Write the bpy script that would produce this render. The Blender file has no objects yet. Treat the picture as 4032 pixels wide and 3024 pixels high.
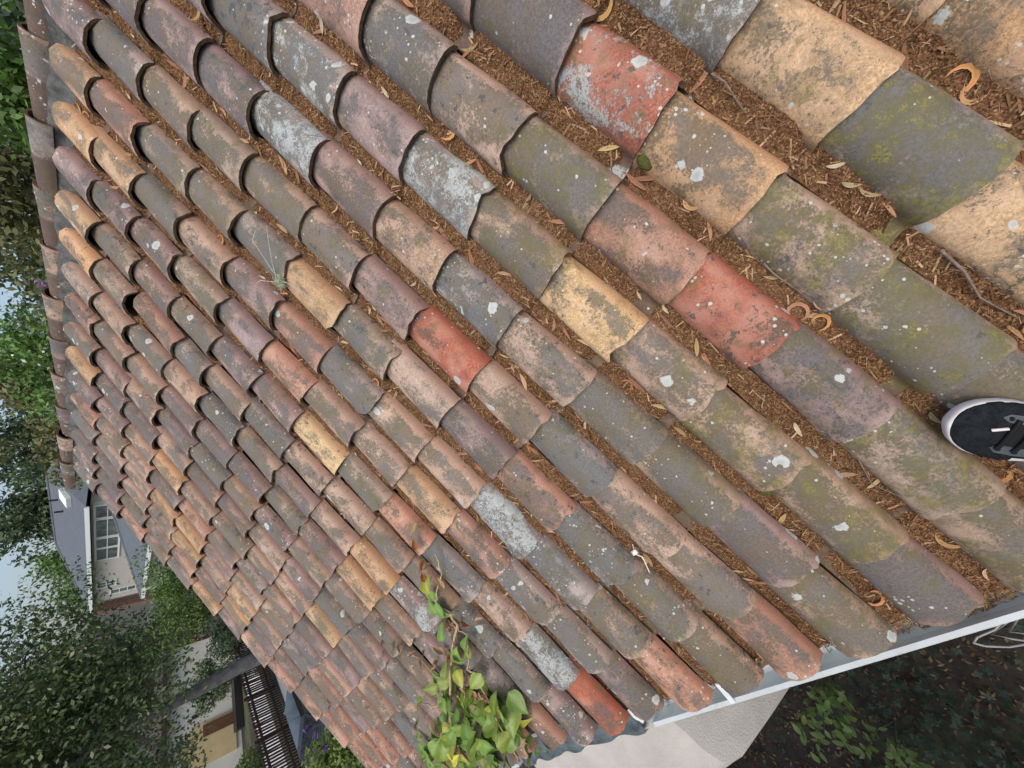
import bpy, math, random
import numpy as np
from mathutils import Matrix, Vector, noise

# ------------------------------------------------------------------ camera, world, sun, exposure
SC = bpy.context.scene
COL = SC.collection
R = math.radians

cam_d = bpy.data.cameras.new('camera')
cam = bpy.data.objects.new('camera', cam_d)
COL.objects.link(cam)
cam_d.sensor_width = 36.0
cam_d.lens = 36.0 * 1480.0 / 4032.0
cam_d.clip_start = 0.02
cam_d.clip_end = 3000
CAM = Vector((0.6176, 3.6022, -0.4239))
RIGHT = Vector((-0.54500, 0.44730, -0.70915))
DOWN = Vector((0.67319, 0.73763, -0.05210))
FWD = Vector((0.49979, -0.50579, -0.70313))
cam.matrix_world = Matrix(((RIGHT.x, -DOWN.x, -FWD.x, CAM.x), (RIGHT.y, -DOWN.y, -FWD.y, CAM.y),
                           (RIGHT.z, -DOWN.z, -FWD.z, CAM.z), (0, 0, 0, 1)))
SC.camera = cam

SUN_EL, SUN_AZ = R(64), R(-25)          # azimuth from +Y towards +X
w = bpy.data.worlds.new('World'); SC.world = w; w.use_nodes = True
nt = w.node_tree
sky = nt.nodes.new('ShaderNodeTexSky'); sky.sky_type = 'NISHITA'; sky.sun_disc = False
sky.sun_elevation = SUN_EL; sky.sun_rotation = SUN_AZ
sky.dust_density = 4.5; sky.air_density = 1.0; sky.ozone_density = 0.0
nt.links.new(sky.outputs[0], nt.nodes['Background'].inputs[0])
nt.nodes['Background'].inputs[1].default_value = 0.15

sun_d = bpy.data.lights.new('sun', 'SUN'); sun = bpy.data.objects.new('sun', sun_d); COL.objects.link(sun)
sun_d.energy = 1.0; sun_d.angle = R(50); sun_d.color = (1.0, 0.965, 0.91)
sd = Vector((math.sin(SUN_AZ) * math.cos(SUN_EL), math.cos(SUN_AZ) * math.cos(SUN_EL), math.sin(SUN_EL)))
sun.rotation_euler = sd.to_track_quat('Z', 'Y').to_euler()

SC.view_settings.view_transform = 'Standard'
SC.view_settings.look = 'None'
SC.view_settings.exposure = 0.45
SC.view_settings.gamma = 1.0

rng = random.Random(11)
nrg = np.random.default_rng(5)

# ------------------------------------------------------------------ helpers
class MB:
    """collects faces; build() links them as ONE mesh object"""
    def __init__(s): s.v = []; s.f = []; s.mi = []; s.c = []
    def quad(s, a, b, c, d, mi=0):
        n = len(s.v); s.v += [tuple(a), tuple(b), tuple(c), tuple(d)]; s.f.append((n, n+1, n+2, n+3)); s.mi.append(mi)
    def poly(s, pts, mi=0):
        n = len(s.v); s.v += [tuple(p) for p in pts]; s.f.append(tuple(range(n, n+len(pts)))); s.mi.append(mi)
    def box(s, c, size, rz=0.0, mi=0, rot=None):
        hx, hy, hz = [q/2 for q in size]
        M = rot if rot is not None else Matrix.Rotation(rz, 3, 'Z')
        P = [Vector(c) + M @ Vector((x*hx, y*hy, z*hz)) for x in (-1, 1) for y in (-1, 1) for z in (-1, 1)]
        n = len(s.v); s.v += [tuple(p) for p in P]
        for f in ((0,1,3,2),(4,6,7,5),(0,4,5,1),(2,3,7,6),(0,2,6,4),(1,5,7,3)):
            s.f.append(tuple(n+i for i in f)); s.mi.append(mi)
    def grid(s, rows, mi=0, close=False, flip=False):
        n = len(s.v); R_, C_ = len(rows), len(rows[0])
        for r in rows: s.v += [tuple(p) for p in r]
        for i in range(R_-1):
            for j in range(C_ if close else C_-1):
                j2 = (j+1) % C_
                q = (n+i*C_+j, n+i*C_+j2, n+(i+1)*C_+j2, n+(i+1)*C_+j)
                s.f.append(q[::-1] if flip else q); s.mi.append(mi)
    def tube(s, pts, rad, seg=8, mi=0, cap=True):
        pts = [Vector(p) for p in pts]
        rads = rad if isinstance(rad, (list, tuple)) else [rad]*len(pts)
        rows = []
        prev = None
        for i, p in enumerate(pts):
            t = (pts[min(i+1, len(pts)-1)] - pts[max(i-1, 0)])
            if t.length < 1e-9: t = Vector((0, 0, 1))
            t.normalize()
            ref = Vector((0, 0, 1)) if abs(t.z) < 0.9 else Vector((1, 0, 0))
            if prev is None: x = t.cross(ref).normalized()
            else: x = (prev - t*prev.dot(t)); x = x.normalized() if x.length > 1e-6 else t.cross(ref).normalized()
            prev = x; y = t.cross(x)
            rows.append([p + (x*math.cos(a) + y*math.sin(a))*rads[i] for a in [2*math.pi*k/seg for k in range(seg)]])
        s.grid(rows, mi, close=True, flip=True)
        if cap:
            s.poly(rows[0][::-1], mi); s.poly(rows[-1], mi)
    def mesh(s, name, mats=(), smooth=False):
        me = bpy.data.meshes.new(name)
        me.from_pydata(s.v, [], s.f)
        for m in mats: me.materials.append(m)
        if any(s.mi): me.polygons.foreach_set('material_index', s.mi)
        if smooth: me.polygons.foreach_set('use_smooth', [True]*len(s.f))
        me.update()
        return me
    def build(s, name, mat, parent=None, smooth=False):
        mats = mat if isinstance(mat, (list, tuple)) else [mat]
        return link(name, s.mesh(name, mats, smooth), parent)

def link(name, me, parent=None):
    o = bpy.data.objects.new(name, me); COL.objects.link(o)
    if parent is not None: attach(o, parent)
    return o
def world_of(o):
    if o.parent is None: return o.matrix_basis.copy()
    return world_of(o.parent) @ o.matrix_parent_inverse @ o.matrix_basis
def attach(o, parent):
    o.parent = parent
    o.matrix_parent_inverse = world_of(parent).inverted()
    return o
def tag(o, label, cat, group=None, kind=None):
    if label: o['label'] = label
    if cat: o['category'] = cat
    if group: o['group'] = group
    if kind: o['kind'] = kind
    return o
def empty(name, loc, label=None, cat=None, group=None):
    o = bpy.data.objects.new(name, None); COL.objects.link(o); o.location = loc; o.empty_display_size = 0.2
    return tag(o, label, cat, group)
def np_mesh(name, V, F, mats=(), col=None, smooth=False):
    """V (n,3), F (m,k) numpy -> mesh, col (n,3) point colours"""
    me = bpy.data.meshes.new(name)
    n, m, k = len(V), len(F), F.shape[1]
    me.vertices.add(n); me.vertices.foreach_set('co', np.ascontiguousarray(V, dtype=np.float32).ravel())
    me.loops.add(m*k); me.loops.foreach_set('vertex_index', np.ascontiguousarray(F, dtype=np.int32).ravel())
    me.polygons.add(m)
    me.polygons.foreach_set('loop_start', np.arange(0, m*k, k, dtype=np.int32))
    if smooth: me.polygons.foreach_set('use_smooth', np.ones(m, dtype=bool))
    me.update(calc_edges=True); me.validate()
    if col is not None:
        a = me.attributes.new('tint', 'FLOAT_COLOR', 'POINT')
        a.data.foreach_set('color', np.c_[col, np.ones(n)].astype(np.float32).ravel())
    for x in mats: me.materials.append(x)
    return me

# ------------------------------------------------------------------ materials
class NT:
    def __init__(s, name):
        s.m = bpy.data.materials.new(name); s.m.use_nodes = True
        s.t = s.m.node_tree; s.b = s.t.nodes['Principled BSDF']; s.out = s.t.nodes['Material Output']
    def n(s, typ, **kw):
        x = s.t.nodes.new('ShaderNode' + typ)
        for k, v in kw.items(): setattr(x, k, v)
        return x
    def put(s, sock, v):
        if hasattr(v, 'node'): s.t.links.new(v, sock)
        elif v is not None:
            try: sock.default_value = v
            except Exception: sock.default_value = (*v, 1.0)
    def math(s, op, a, b=None, c=None, clamp=False):
        x = s.n('Math', operation=op, use_clamp=clamp); s.put(x.inputs[0], a)
        if b is not None: s.put(x.inputs[1], b)
        if c is not None: s.put(x.inputs[2], c)
        return x.outputs[0]
    def step(s, v, lo, hi, t0=0.0, t1=1.0):
        x = s.n('MapRange', interpolation_type='SMOOTHSTEP'); s.put(x.inputs['Value'], v)
        s.put(x.inputs['From Min'], lo); s.put(x.inputs['From Max'], hi)
        x.inputs['To Min'].default_value = t0; x.inputs['To Max'].default_value = t1
        return x.outputs[0]
    def mix(s, f, a, b, bt='MIX'):
        x = s.n('Mix', data_type='RGBA', blend_type=bt)
        s.put(x.inputs[0], f); s.put(x.inputs[6], a); s.put(x.inputs[7], b); return x.outputs[2]
    def noise(s, vec, scale, detail=4, rough=0.6, dist=0.0):
        x = s.n('TexNoise'); s.put(x.inputs['Vector'], vec)
        x.inputs['Scale'].default_value = scale; x.inputs['Detail'].default_value = detail
        x.inputs['Roughness'].default_value = rough; x.inputs['Distortion'].default_value = dist
        return x.outputs['Fac']
    def vor(s, vec, scale, rnd=1.0):
        x = s.n('TexVoronoi'); s.put(x.inputs['Vector'], vec); x.inputs['Scale'].default_value = scale
        x.inputs['Randomness'].default_value = rnd
        return x.outputs['Distance'], x.outputs['Color']
    def vadd(s, a, b):
        x = s.n('VectorMath', operation='ADD'); s.put(x.inputs[0], a); s.put(x.inputs[1], b); return x.outputs[0]
    def vscale(s, a, b):
        x = s.n('VectorMath', operation='MULTIPLY'); s.put(x.inputs[0], a); s.put(x.inputs[1], b); return x.outputs[0]
    def attr(s, name, typ='OBJECT'):
        x = s.n('Attribute', attribute_type=typ, attribute_name=name); return x
    def bump(s, h, strength, dist):
        x = s.n('Bump'); s.put(x.inputs['Height'], h); x.inputs['Strength'].default_value = strength
        x.inputs['Distance'].default_value = dist; s.t.links.new(x.outputs[0], s.b.inputs['Normal'])
    def sepc(s, c):
        x = s.n('SeparateColor'); s.put(x.inputs[0], c); return x.outputs

def simple(name, col, rough=0.6, var=0.25, scale=8.0, bump=0.0, bscale=40.0, metal=0.0, spec=0.3, dirt=None, dirt_amt=0.5, coords='Object'):
    """plain surface with noise variation, optional dirt patches and fine relief"""
    t = NT(name); tc = t.n('TexCoord').outputs[coords]
    n1 = t.noise(tc, scale, 6, 0.65)
    c = t.mix(t.step(n1, 0.3, 0.7), tuple(q*(1-var) for q in col), tuple(min(1, q*(1+var)) for q in col))
    if dirt:
        n2 = t.noise(tc, scale*0.45, 7, 0.7)
        c = t.mix(t.step(n2, 0.62-0.25*dirt_amt, 0.75-0.1*dirt_amt), c, dirt)
    t.put(t.b.inputs['Base Color'], c)
    t.b.inputs['Roughness'].default_value = rough; t.b.inputs['Metallic'].default_value = metal
    t.b.inputs['Specular IOR Level'].default_value = spec
    if bump: t.bump(t.noise(tc, bscale, 5, 0.6), bump, 0.01)
    return t.m

def leafmat(name, rough=0.5, spec=0.35, transl=0.25, tint=(1, 1, 1)):
    """foliage: colour comes from the leaf's own 'tint' point colour"""
    t = NT(name)
    a = t.attr('tint', 'GEOMETRY').outputs['Color']
    oi = t.n('ObjectInfo').outputs['Color']
    c = t.mix(1.0, a, oi, 'MULTIPLY')
    c = t.mix(1.0, c, (*tint, 1), 'MULTIPLY')
    tc = t.n('TexCoord').outputs['Object']
    c = t.mix(t.step(t.noise(tc, 14, 3), 0.35, 0.7), t.mix(1.0, c, (0.75, 0.8, 0.7, 1), 'MULTIPLY'), c)
    t.put(t.b.inputs['Base Color'], c)
    t.b.inputs['Roughness'].default_value = rough; t.b.inputs['Specular IOR Level'].default_value = spec
    tr = t.n('BsdfTranslucent'); t.put(tr.inputs[0], c)
    ms = t.n('MixShader'); ms.inputs[0].default_value = transl
    t.t.links.new(t.b.outputs[0], ms.inputs[1]); t.t.links.new(tr.outputs[0], ms.inputs[2])
    t.t.links.new(ms.outputs[0], t.out.inputs[0])
    return t.m

S_, E_, TH = 0.29138, 0.38, R(31.0)      # column spacing, row exposure, roof pitch
L_ = 0.46                                 # tile length
cT, sT = math.cos(TH), math.sin(TH)
def RP(m, k, h=0.0):
    """roof coordinates (column, row, height over the tile plane) -> world"""
    d = k*E_
    return Vector((m*S_, d*cT + h*sT, -d*sT + h*cT))
def RD(x, d, h=0.0):
    return Vector((x, d*cT + h*sT, -d*sT + h*cT))
ROOF_ROT = Matrix.Rotation(-TH, 3, 'X')

def tile_material(name):
    t = NT(name)
    tc = t.n('TexCoord').outputs['Object']
    oi = t.n('ObjectInfo')
    rv = t.n('CombineXYZ')
    t.put(rv.inputs[0], t.math('MULTIPLY', oi.outputs['Random'], 41.0)); t.put(rv.inputs[1], t.math('MULTIPLY', oi.outputs['Random'], 87.0))
    t.put(rv.inputs[2], t.math('MULTIPLY', oi.outputs['Random'], 23.0))
    vec = t.vadd(tc, rv.outputs[0])
    clay = oi.outputs['Color']
    rnd2 = t.math('FRACT', t.math('MULTIPLY', oi.outputs['Random'], 7.31))
    pat = t.attr('patina').outputs['Fac']; lic = t.attr('lichen').outputs['Fac']; mos = t.attr('moss').outputs['Fac']
    nb = t.noise(t.vscale(vec, (1.0, 0.6, 1.0)), 10, 3, 0.55, 0.4)
    nm = t.noise(vec, 58, 6, 0.85); nf = t.noise(vec, 125, 3, 0.75)
    nb2 = t.noise(t.vadd(vec, (7.3, 2.1, 4.4)), 7, 2, 0.55)
    xyz = t.n('SeparateXYZ'); t.put(xyz.inputs[0], tc)
    u = t.math('DIVIDE', xyz.outputs[0], S_); d = t.math('DIVIDE', xyz.outputs[1], L_)
    # the flanks and the butt edge stay barer, the crest carries a stippled grey and olive patina
    flank = t.step(u, 0.15, 0.02)
    bare = t.math('ADD', t.math('MULTIPLY', flank, 0.16), t.step(d, -0.09, 0.0, 0.0, 0.09))
    bare = t.math('ADD', bare, t.step(u, 0.42, 0.66, 0.0, 0.05))
    thr = t.math('SUBTRACT', t.math('ADD', 0.635, bare), t.math('MULTIPLY', pat, 0.25))
    thr = t.math('SUBTRACT', thr, t.math('MULTIPLY', t.math('SUBTRACT', nb, 0.5), 0.62))
    wp = t.n('NewGeometry').outputs['Position']
    nw = t.noise(t.vscale(wp, (1.0, 0.45, 0.45)), 4.5, 3, 0.6)     # runoff stains that cross the joints
    thr = t.math('SUBTRACT', thr, t.math('MULTIPLY', t.math('SUBTRACT', nw, 0.5), 0.45))
    mask = t.step(t.math('ADD', t.math('MULTIPLY', nm, 0.55), t.math('MULTIPLY', nf, 0.45)), t.math('SUBTRACT', thr, 0.06), t.math('ADD', thr, 0.06))
    # bare clay
    c0 = t.mix(t.step(nf, 0.35, 0.68), t.mix(1.0, clay, (0.55, 0.51, 0.48, 1), 'MULTIPLY'), t.mix(1.0, clay, (1.1, 1.1, 1.08, 1), 'MULTIPLY'))
    c0 = t.mix(t.step(nb2, 0.42, 0.66, 0, 0.55), c0, t.mix(0.5, clay, (0.50, 0.36, 0.29, 1)))
    c0 = t.mix(t.math('MULTIPLY', flank, 0.7), c0, t.mix(1.0, clay, (0.66, 0.50, 0.46, 1), 'MULTIPLY'))
    # patina: blue-grey to olive-brown, speckled
    pcol = t.mix(t.step(nb2, 0.40, 0.60), (0.082, 0.094, 0.099, 1), (0.082, 0.073, 0.042, 1))
    pcol = t.mix(t.step(nf, 0.44, 0.62, 0, 0.8), pcol, (0.026, 0.027, 0.024, 1))
    pcol = t.mix(t.step(nf, 0.46, 0.34, 0, 0.35), pcol, (0.15, 0.15, 0.14, 1))
    pcol = t.mix(0.15, pcol, clay)
    c1 = t.mix(t.math('MULTIPLY', mask, 0.93), c0, pcol)
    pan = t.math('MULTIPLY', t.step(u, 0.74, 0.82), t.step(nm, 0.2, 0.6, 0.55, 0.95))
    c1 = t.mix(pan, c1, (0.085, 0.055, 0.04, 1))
    # black crusts
    nd = t.noise(t.vadd(vec, (3.1, 9.7, 1.2)), 24, 4, 0.72)
    c1 = t.mix(t.math('MULTIPLY', t.step(t.math('ADD', nd, t.math('MULTIPLY', nb, 0.25)), t.math('ADD', 0.70, t.math('MULTIPLY', rnd2, 0.12)), t.math('ADD', 0.735, t.math('MULTIPLY', rnd2, 0.12))), 0.8), c1, (0.055, 0.062, 0.062, 1))
    # olive moss film and yellow spots
    nmo = t.noise(t.vadd(vec, (1.7, 5.5, 8.1)), 12, 3, 0.65)
    film = t.math('MULTIPLY', t.step(t.math('ADD', nmo, t.math('MULTIPLY', mos, 0.26)), 0.56, 0.80), t.step(nm, 0.36, 0.58, 0.15, 0.75))
    c1 = t.mix(film, c1, (0.115, 0.105, 0.036, 1))
    yl = t.step(t.math('ADD', t.math('ADD', t.math('MULTIPLY', nf, 0.55), t.math('MULTIPLY', nd, 0.55)), t.math('ADD', t.math('MULTIPLY', nmo, 0.5), t.math('MULTIPLY', mos, 0.12))), 0.965, 1.01)
    c1 = t.mix(t.math('MULTIPLY', t.math('MULTIPLY', yl, t.math('MULTIPLY', t.step(mos, 0.15, 0.7), t.step(nf, 0.42, 0.58))), 0.9), c1, (0.205, 0.185, 0.045, 1))
    # lichen: lobed rosettes, small specks in colonies, frosted crusts
    band = t.math('MULTIPLY', t.step(d, -0.66, -0.80), 0.12)
    clus = t.step(t.math('ADD', t.noise(t.vadd(vec, (8.8, 0.4, 3.3)), 9, 1), band), 0.46, 0.66)
    wob = t.math('MULTIPLY', t.math('SUBTRACT', nd, 0.5), 0.9)
    def ros(scale, rmax, pres, w_):
        dist, colr = t.vor(vec, scale); rgb = t.sepc(colr)
        dd = t.math('ADD', dist, t.math('MULTIPLY', wob, w_))
        r = t.math('MULTIPLY', t.math('ADD', t.math('MULTIPLY', rgb[0], rgb[0]), 0.22), rmax)
        disc = t.step(dd, r, t.math('SUBTRACT', r, 0.07))
        on = t.math('LESS_THAN', rgb[1], pres)
        core = t.step(dd, t.math('MULTIPLY', r, 0.72), t.math('MULTIPLY', r, 0.3))
        return t.math('MULTIPLY', disc, on), core
    d1, k1 = ros(17, 0.42, t.math('MULTIPLY', lic, t.math('ADD', t.math('MULTIPLY', clus, 0.6), 0.30)), 0.85)
    d2, k2 = ros(70, 0.42, t.math('MULTIPLY', lic, t.math('MULTIPLY', clus, 1.15)), 0.5)
    lm = t.math('MAXIMUM', d1, d2)
    cr = t.math('ADD', t.math('ADD', t.math('MULTIPLY', nm, 0.75), t.math('MULTIPLY', nb, 0.75)), t.math('MULTIPLY', lic, 0.40))
    crust = t.math('MULTIPLY', t.step(cr, 1.09, 1.19), t.step(lic, 0.55, 0.8))
    crust = t.math('MULTIPLY', crust, t.step(t.math('ADD', t.math('MULTIPLY', nf, 0.6), t.math('MULTIPLY', nd, 0.5)), 0.50, 0.56, 0.05, 0.95))
    lm = t.math('MAXIMUM', lm, crust)
    lc = t.mix(t.math('MULTIPLY', k1, 0.6), (0.47, 0.50, 0.49, 1), (0.28, 0.32, 0.335, 1))
    lc = t.mix(t.step(nm, 0.45, 0.62, 0, 0.45), lc, (0.36, 0.41, 0.34, 1))
    lc = t.mix(t.math('MULTIPLY', crust, 0.55), lc, (0.30, 0.335, 0.34, 1))
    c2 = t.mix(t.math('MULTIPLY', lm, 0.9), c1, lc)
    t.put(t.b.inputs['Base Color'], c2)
    t.b.inputs['Roughness'].default_value = 0.72
    t.b.inputs['Specular IOR Level'].default_value = 0.4
    h = t.math('ADD', t.math('MULTIPLY', nm, 0.55), t.math('MULTIPLY', nf, 0.45))
    t.bump(h, 0.6, 0.007)
    return t.m

def litter_material(name):
    t = NT(name); tc = t.n('TexCoord').outputs['Object']
    dist, colr = t.vor(tc, 150); rgb = t.sepc(colr)
    d2, col2 = t.vor(tc, 75); r2 = t.sepc(col2)
    c = t.mix(rgb[0], (0.115, 0.058, 0.030, 1), (0.255, 0.140, 0.074, 1))
    c = t.mix(t.step(r2[1], 0.75, 0.95, 0, 0.5), c, (0.07, 0.035, 0.02, 1))
    c = t.mix(t.step(rgb[2], 0.9, 0.95), c, (0.36, 0.24, 0.12, 1))
    c = t.mix(t.step(dist, 0.35, 0.75, 0, 0.5), c, (0.05, 0.026, 0.014, 1))
    dr = t.noise(tc, 6, 4, 0.65)
    c = t.mix(t.step(dr, 0.46, 0.68, 0, 0.7), c, t.mix(1.0, c, (0.55, 0.52, 0.50, 1), 'MULTIPLY'))
    c = t.mix(t.step(dr, 0.42, 0.28, 0, 0.5), c, (0.20, 0.125, 0.075, 1))
    t.put(t.b.inputs['Base Color'], c); t.b.inputs['Roughness'].default_value = 0.95; t.b.inputs['Specular IOR Level'].default_value = 0.1
    h = t.math('SUBTRACT', t.math('MULTIPLY', rgb[1], 0.5), dist)
    t.bump(h, 1.0, 0.006)
    return t.m

M = {}
M['tile'] = tile_material('clay_tile')
M['butt'] = simple('tile_butt_brown', (0.12, 0.082, 0.05), 0.95, 0.45, 30, 0.6, 90)  # darker brown for the tile butts, heads and undersides
M['mortar'] = simple('ridge_mortar', (0.085, 0.09, 0.088), 0.95, 0.5, 12, 0.9, 45, dirt=(0.2, 0.2, 0.19), dirt_amt=0.25)
M['deck'] = simple('roof_deck', (0.05, 0.038, 0.03), 0.95, 0.3, 6)
M['stucco'] = simple('stucco', (0.44, 0.43, 0.405), 0.92, 0.10, 3.0, 0.9, 90, dirt=(0.35, 0.34, 0.315), dirt_amt=0.45)
M['tar'] = simple('tar_flashing', (0.075, 0.10, 0.115), 0.6, 0.45, 14, 0.7, 30)
M['gutter'] = simple('gutter_paint', (0.58, 0.64, 0.66), 0.42, 0.08, 5.0, spec=0.5, dirt=(0.30, 0.31, 0.29), dirt_amt=0.35)

# ------------------------------------------------------------------ setting: ground
G = -5.6
def ground_mat():
    t = NT('garden_soil'); tc = t.n('TexCoord').outputs['Object']
    n1 = t.noise(tc, 0.6, 6, 0.65); n2 = t.noise(tc, 9, 6, 0.7)
    c = t.mix(t.step(n2, 0.35, 0.65), (0.014, 0.011, 0.009, 1), (0.035, 0.027, 0.020, 1))
    c = t.mix(t.step(n1, 0.45, 0.62), c, (0.05, 0.065, 0.03, 1))
    t.put(t.b.inputs['Base Color'], c); t.b.inputs['Roughness'].default_value = 0.95
    t.bump(n2, 0.7, 0.05)
    return t.m
M['soil'] = ground_mat()
mb = MB()
N = 48
xs = [-700 + 1400*i/N for i in range(N+1)]
def gz(x, y):
    d = math.hypot(x-15, y)
    return G + (max(0, d-120)**1.15)*0.02
rows = []
edges = [-700, -400, -220, -120, -70, -40, -24, -14, -7, 0, 7, 14, 24, 40, 70, 120, 220, 400, 700]
for y in edges: rows.append([(x+15, y, gz(x+15, y)) for x in edges])
mb.grid(rows)
g = mb.build('ground', M['soil'], None, True); tag(g, None, None, kind='structure')

# ------------------------------------------------------------------ the house under the camera
M_END = 21
house = empty('stucco_house', (3.0, 0.0, G), 'stucco house with weathered clay tile roof and white gutter filling the picture', 'house')
XL, XR = -1.6, M_END*S_ + 0.06
# walls
mb = MB()
ye = 13*E_*cT
mb.box(((XL+XR)/2, 0.0, (G-2.75)/2), (XR-XL-0.5, 2*(ye-0.42), -2.75-G))
for sx in (XL+0.25, XR-0.25):
    mb.poly([(sx, -(ye-0.42), -2.749), (sx, ye-0.42, -2.749), (sx, 0.0, -0.16)] if sx > 0 else [(sx, ye-0.42, -2.749), (sx, -(ye-0.42), -2.749), (sx, 0.0, -0.16)])
mb.build('wall', M['stucco'], house)
# roof deck (both slopes)
mb = MB()
for sgn in (1, -1):
    P = [Vector((XL, 0, -0.11)), Vector((XR, 0, -0.11)), RD(XR, 13*E_-0.03, -0.11), RD(XL, 13*E_-0.03, -0.11)]
    if sgn < 0: P = [Vector((p.x, -p.y, p.z)) for p in P][::-1]
    Q = [p + Vector((0, 0, -0.04)) for p in P]
    mb.poly(P[::-1]); mb.poly(Q)
    for i in range(4): mb.quad(P[i], P[(i+1) % 4], Q[(i+1) % 4], Q[i])
roof = mb.build('roof', M['deck'], house)
tag(roof, 'sloping roof of weathered clay tiles patched with grey lichen and olive moss', None)

# ---- one tile: S profile, barrel on the near side, pan on the far side
H_ = 0.076
DROP = 0.036
def tile_profile(r):
    P = []
    n = 10
    wr, wl = 0.345 + r.uniform(-0.01, 0.01), 0.435 + r.uniform(-0.01, 0.01)
    hh = H_*r.uniform(0.90, 1.06)
    for i in range(n+1):
        a = math.pi*i/n; c = math.cos(a)
        u = wr - wr*c if c >= 0 else wr - wl*c*(0.93 + 0.07*abs(c))
        h = hh*math.sin(a)**0.9 if c >= 0 else hh*math.sin(a)**1.12
        P.append([u*S_, h if 0 < i < n else 0.0])
    P[-1] = [0.785*S_, -0.012]; P[-2][1] = max(P[-2][1]-0.006, 0.002)
    P += [[0.815*S_, -0.026], [0.855*S_, -0.035], [0.91*S_, -0.035], [0.97*S_, -0.030], [1.05*S_, -0.018]]
    return P
def tile_mesh(seed, rag=1.0):
    r = random.Random(seed)
    prof = tile_profile(r); n = len(prof); TK = 0.018
    nor = []
    for i in range(n):
        a, b = prof[max(i-1, 0)], prof[min(i+1, n-1)]
        tx, tz = b[0]-a[0], b[1]-a[1]; l = math.hypot(tx, tz); nor.append((-tz/l, tx/l))
    ds = [0.0, -0.012, -0.1, -0.24, -0.36, -L_]
    wob = [[r.gauss(0, 0.0016) for _ in range(n)] for _ in ds]
    jag = [0.0]*n
    ph = r.uniform(0, 6)
    for i in range(n): jag[i] = rag*(0.003*math.sin(ph + i*0.7) + r.gauss(0, 0.0016))
    if r.random() < 0.5:
        i0 = r.randrange(0, 9)
        for q in (i0, i0+1): jag[q] -= rag*r.uniform(0.008, 0.02)
    side = [r.gauss(0, 0.0025) for _ in ds]
    top, bot = [], []
    for j, d in enumerate(ds):
        tp = 1.035 - 0.085*(-d/L_)           # the butt is wider than the head
        drop = DROP*(d/L_)
        lift = -0.0022 if j == 0 else 0.0
        rt, rb = [], []
        for i, (u, h) in enumerate(prof):
            x = (0.36*S_ + (u-0.36*S_)*tp if u < 0.8*S_ else u) + (side[j] if i < 2 else 0); z = (h*tp if h > 0 else h) + drop + wob[j][i]
            y = d + (jag[i] if j < 2 else 0)
            o = lift
            rt.append((x + nor[i][0]*o, y, z + nor[i][1]*o)); rb.append((x - nor[i][0]*TK, y, z - nor[i][1]*TK))
        top.append(rt); bot.append(rb)
    mb = MB()
    mb.grid(top, 0, flip=True)
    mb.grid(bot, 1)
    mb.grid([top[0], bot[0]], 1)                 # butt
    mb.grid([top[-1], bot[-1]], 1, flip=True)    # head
    mb.grid([[a[0] for a in top], [a[0] for a in bot]], 0, flip=True)
    mb.grid([[a[-1] for a in top], [a[-1] for a in bot]], 0)
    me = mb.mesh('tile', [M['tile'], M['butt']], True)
    return me
TILES = [tile_mesh(100+i, 1.0 if i < 8 else 2.6) for i in range(11)]

CLAY = {'R': (0.42, 0.145, 0.09), 'O': (0.58, 0.39, 0.22), 'Y': (0.64, 0.48, 0.27), 'T': (0.50, 0.375, 0.29), 'K': (0.48, 0.285, 0.21),
        'P': (0.34, 0.255, 0.24), 'G': (0.42, 0.33, 0.25), 'B': (0.36, 0.33, 0.31)}
PAT = {'R': 0.40, 'O': 0.52, 'Y': 0.46, 'T': 0.74, 'K': 0.68, 'P': 0.74, 'G': 0.95, 'B': 1.0}
# what each tile looks like: column -> (first row, codes), code = clay letter, lichen 0-9, moss 0-9
LOOK = {
 -1: (8, 'O31 O42 O42 G33'),
 0: (7, 'B43 B74 O23 B18 O52 G24 G23'),
 1: (6, 'P21 P11 R83 O30 G36 G36 G43 G24'),
 2: (4, 'B30 K50 B41 T11 G15 K13 R31 P24 G16 G14'),
 3: (3, 'P20 B20 B71 P11 B91 G15 Y13 T14 G26 G16 P33'),
 4: (2, 'P20 P10 P21 B92 P11 T13 B43 T22 G13 G24 P12 G24'),
 5: (1, 'P50 B30 G11 G12 G13 T12 P11 R41 T12 B13 T12 T13 K12'),
 6: (1, 'O20 K10 G12 G13 B12 O01 G23 T11 P11 K13 B62 G34 G24'),
 7: (1, 'O30 O10 G12 T02 P12 K11 B12 T22 T11 B91 B61 G23 K22'),
 8: (1, 'P20 P11 P11 G13 P11 K02 T02 T12 O01 K31 B31 B42 P22'),
 9: (1, 'O20 G12 P11 G12 P21 P11 Y01 G13 K02 B22 T32 B83 R11'),
 10: (1, 'O10 G21 K00 B21 T01 B22 T11 T11 T12 G12 B21 B31 P61'),
 11: (1, 'T10 T01 G21 T01 B21 T01 P01 T11 O11 P80 B22 B11 K41'),
 12: (1, 'K10 T11 T01 P11 P01 P21 G13 P01 O11 T12 P22 B31 K42'),
 13: (1, 'T10 P01 T11 P01 B22 T02 P31 T02 T12 G11 G12 T11 P11'),
 14: (1, 'O10 P11 P11 T01 K01 P01 T12 P41 B12 P11 B21 P11 K21'),
 15: (1, 'P11 P11 T01 O01 T01 G12 T11 T21 Y01 T01 G12 T11 K31'),
 16: (1, 'K11 G11 T01 P01 K01 T01 B12 T01 P01 P01 T11 B11 K21'),
 17: (1, 'B30 T01 T01 O01 O01 P01 T01 G11 P11 T11 T21 K11 K21'),
 18: (1, 'P20 P11 T11 T01 O01 T01 O01 T01 B21 K01 P11 K21 B41'),
 19: (1, 'P20 P10 G11 T01 K01 P01 O01 P01 P01 T01 K11 K31 K21'),
 20: (1, 'B30 P11 K01 T01 T01 O01 P01 T01 K01 K11 K11 K21 B41'),
}
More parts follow.
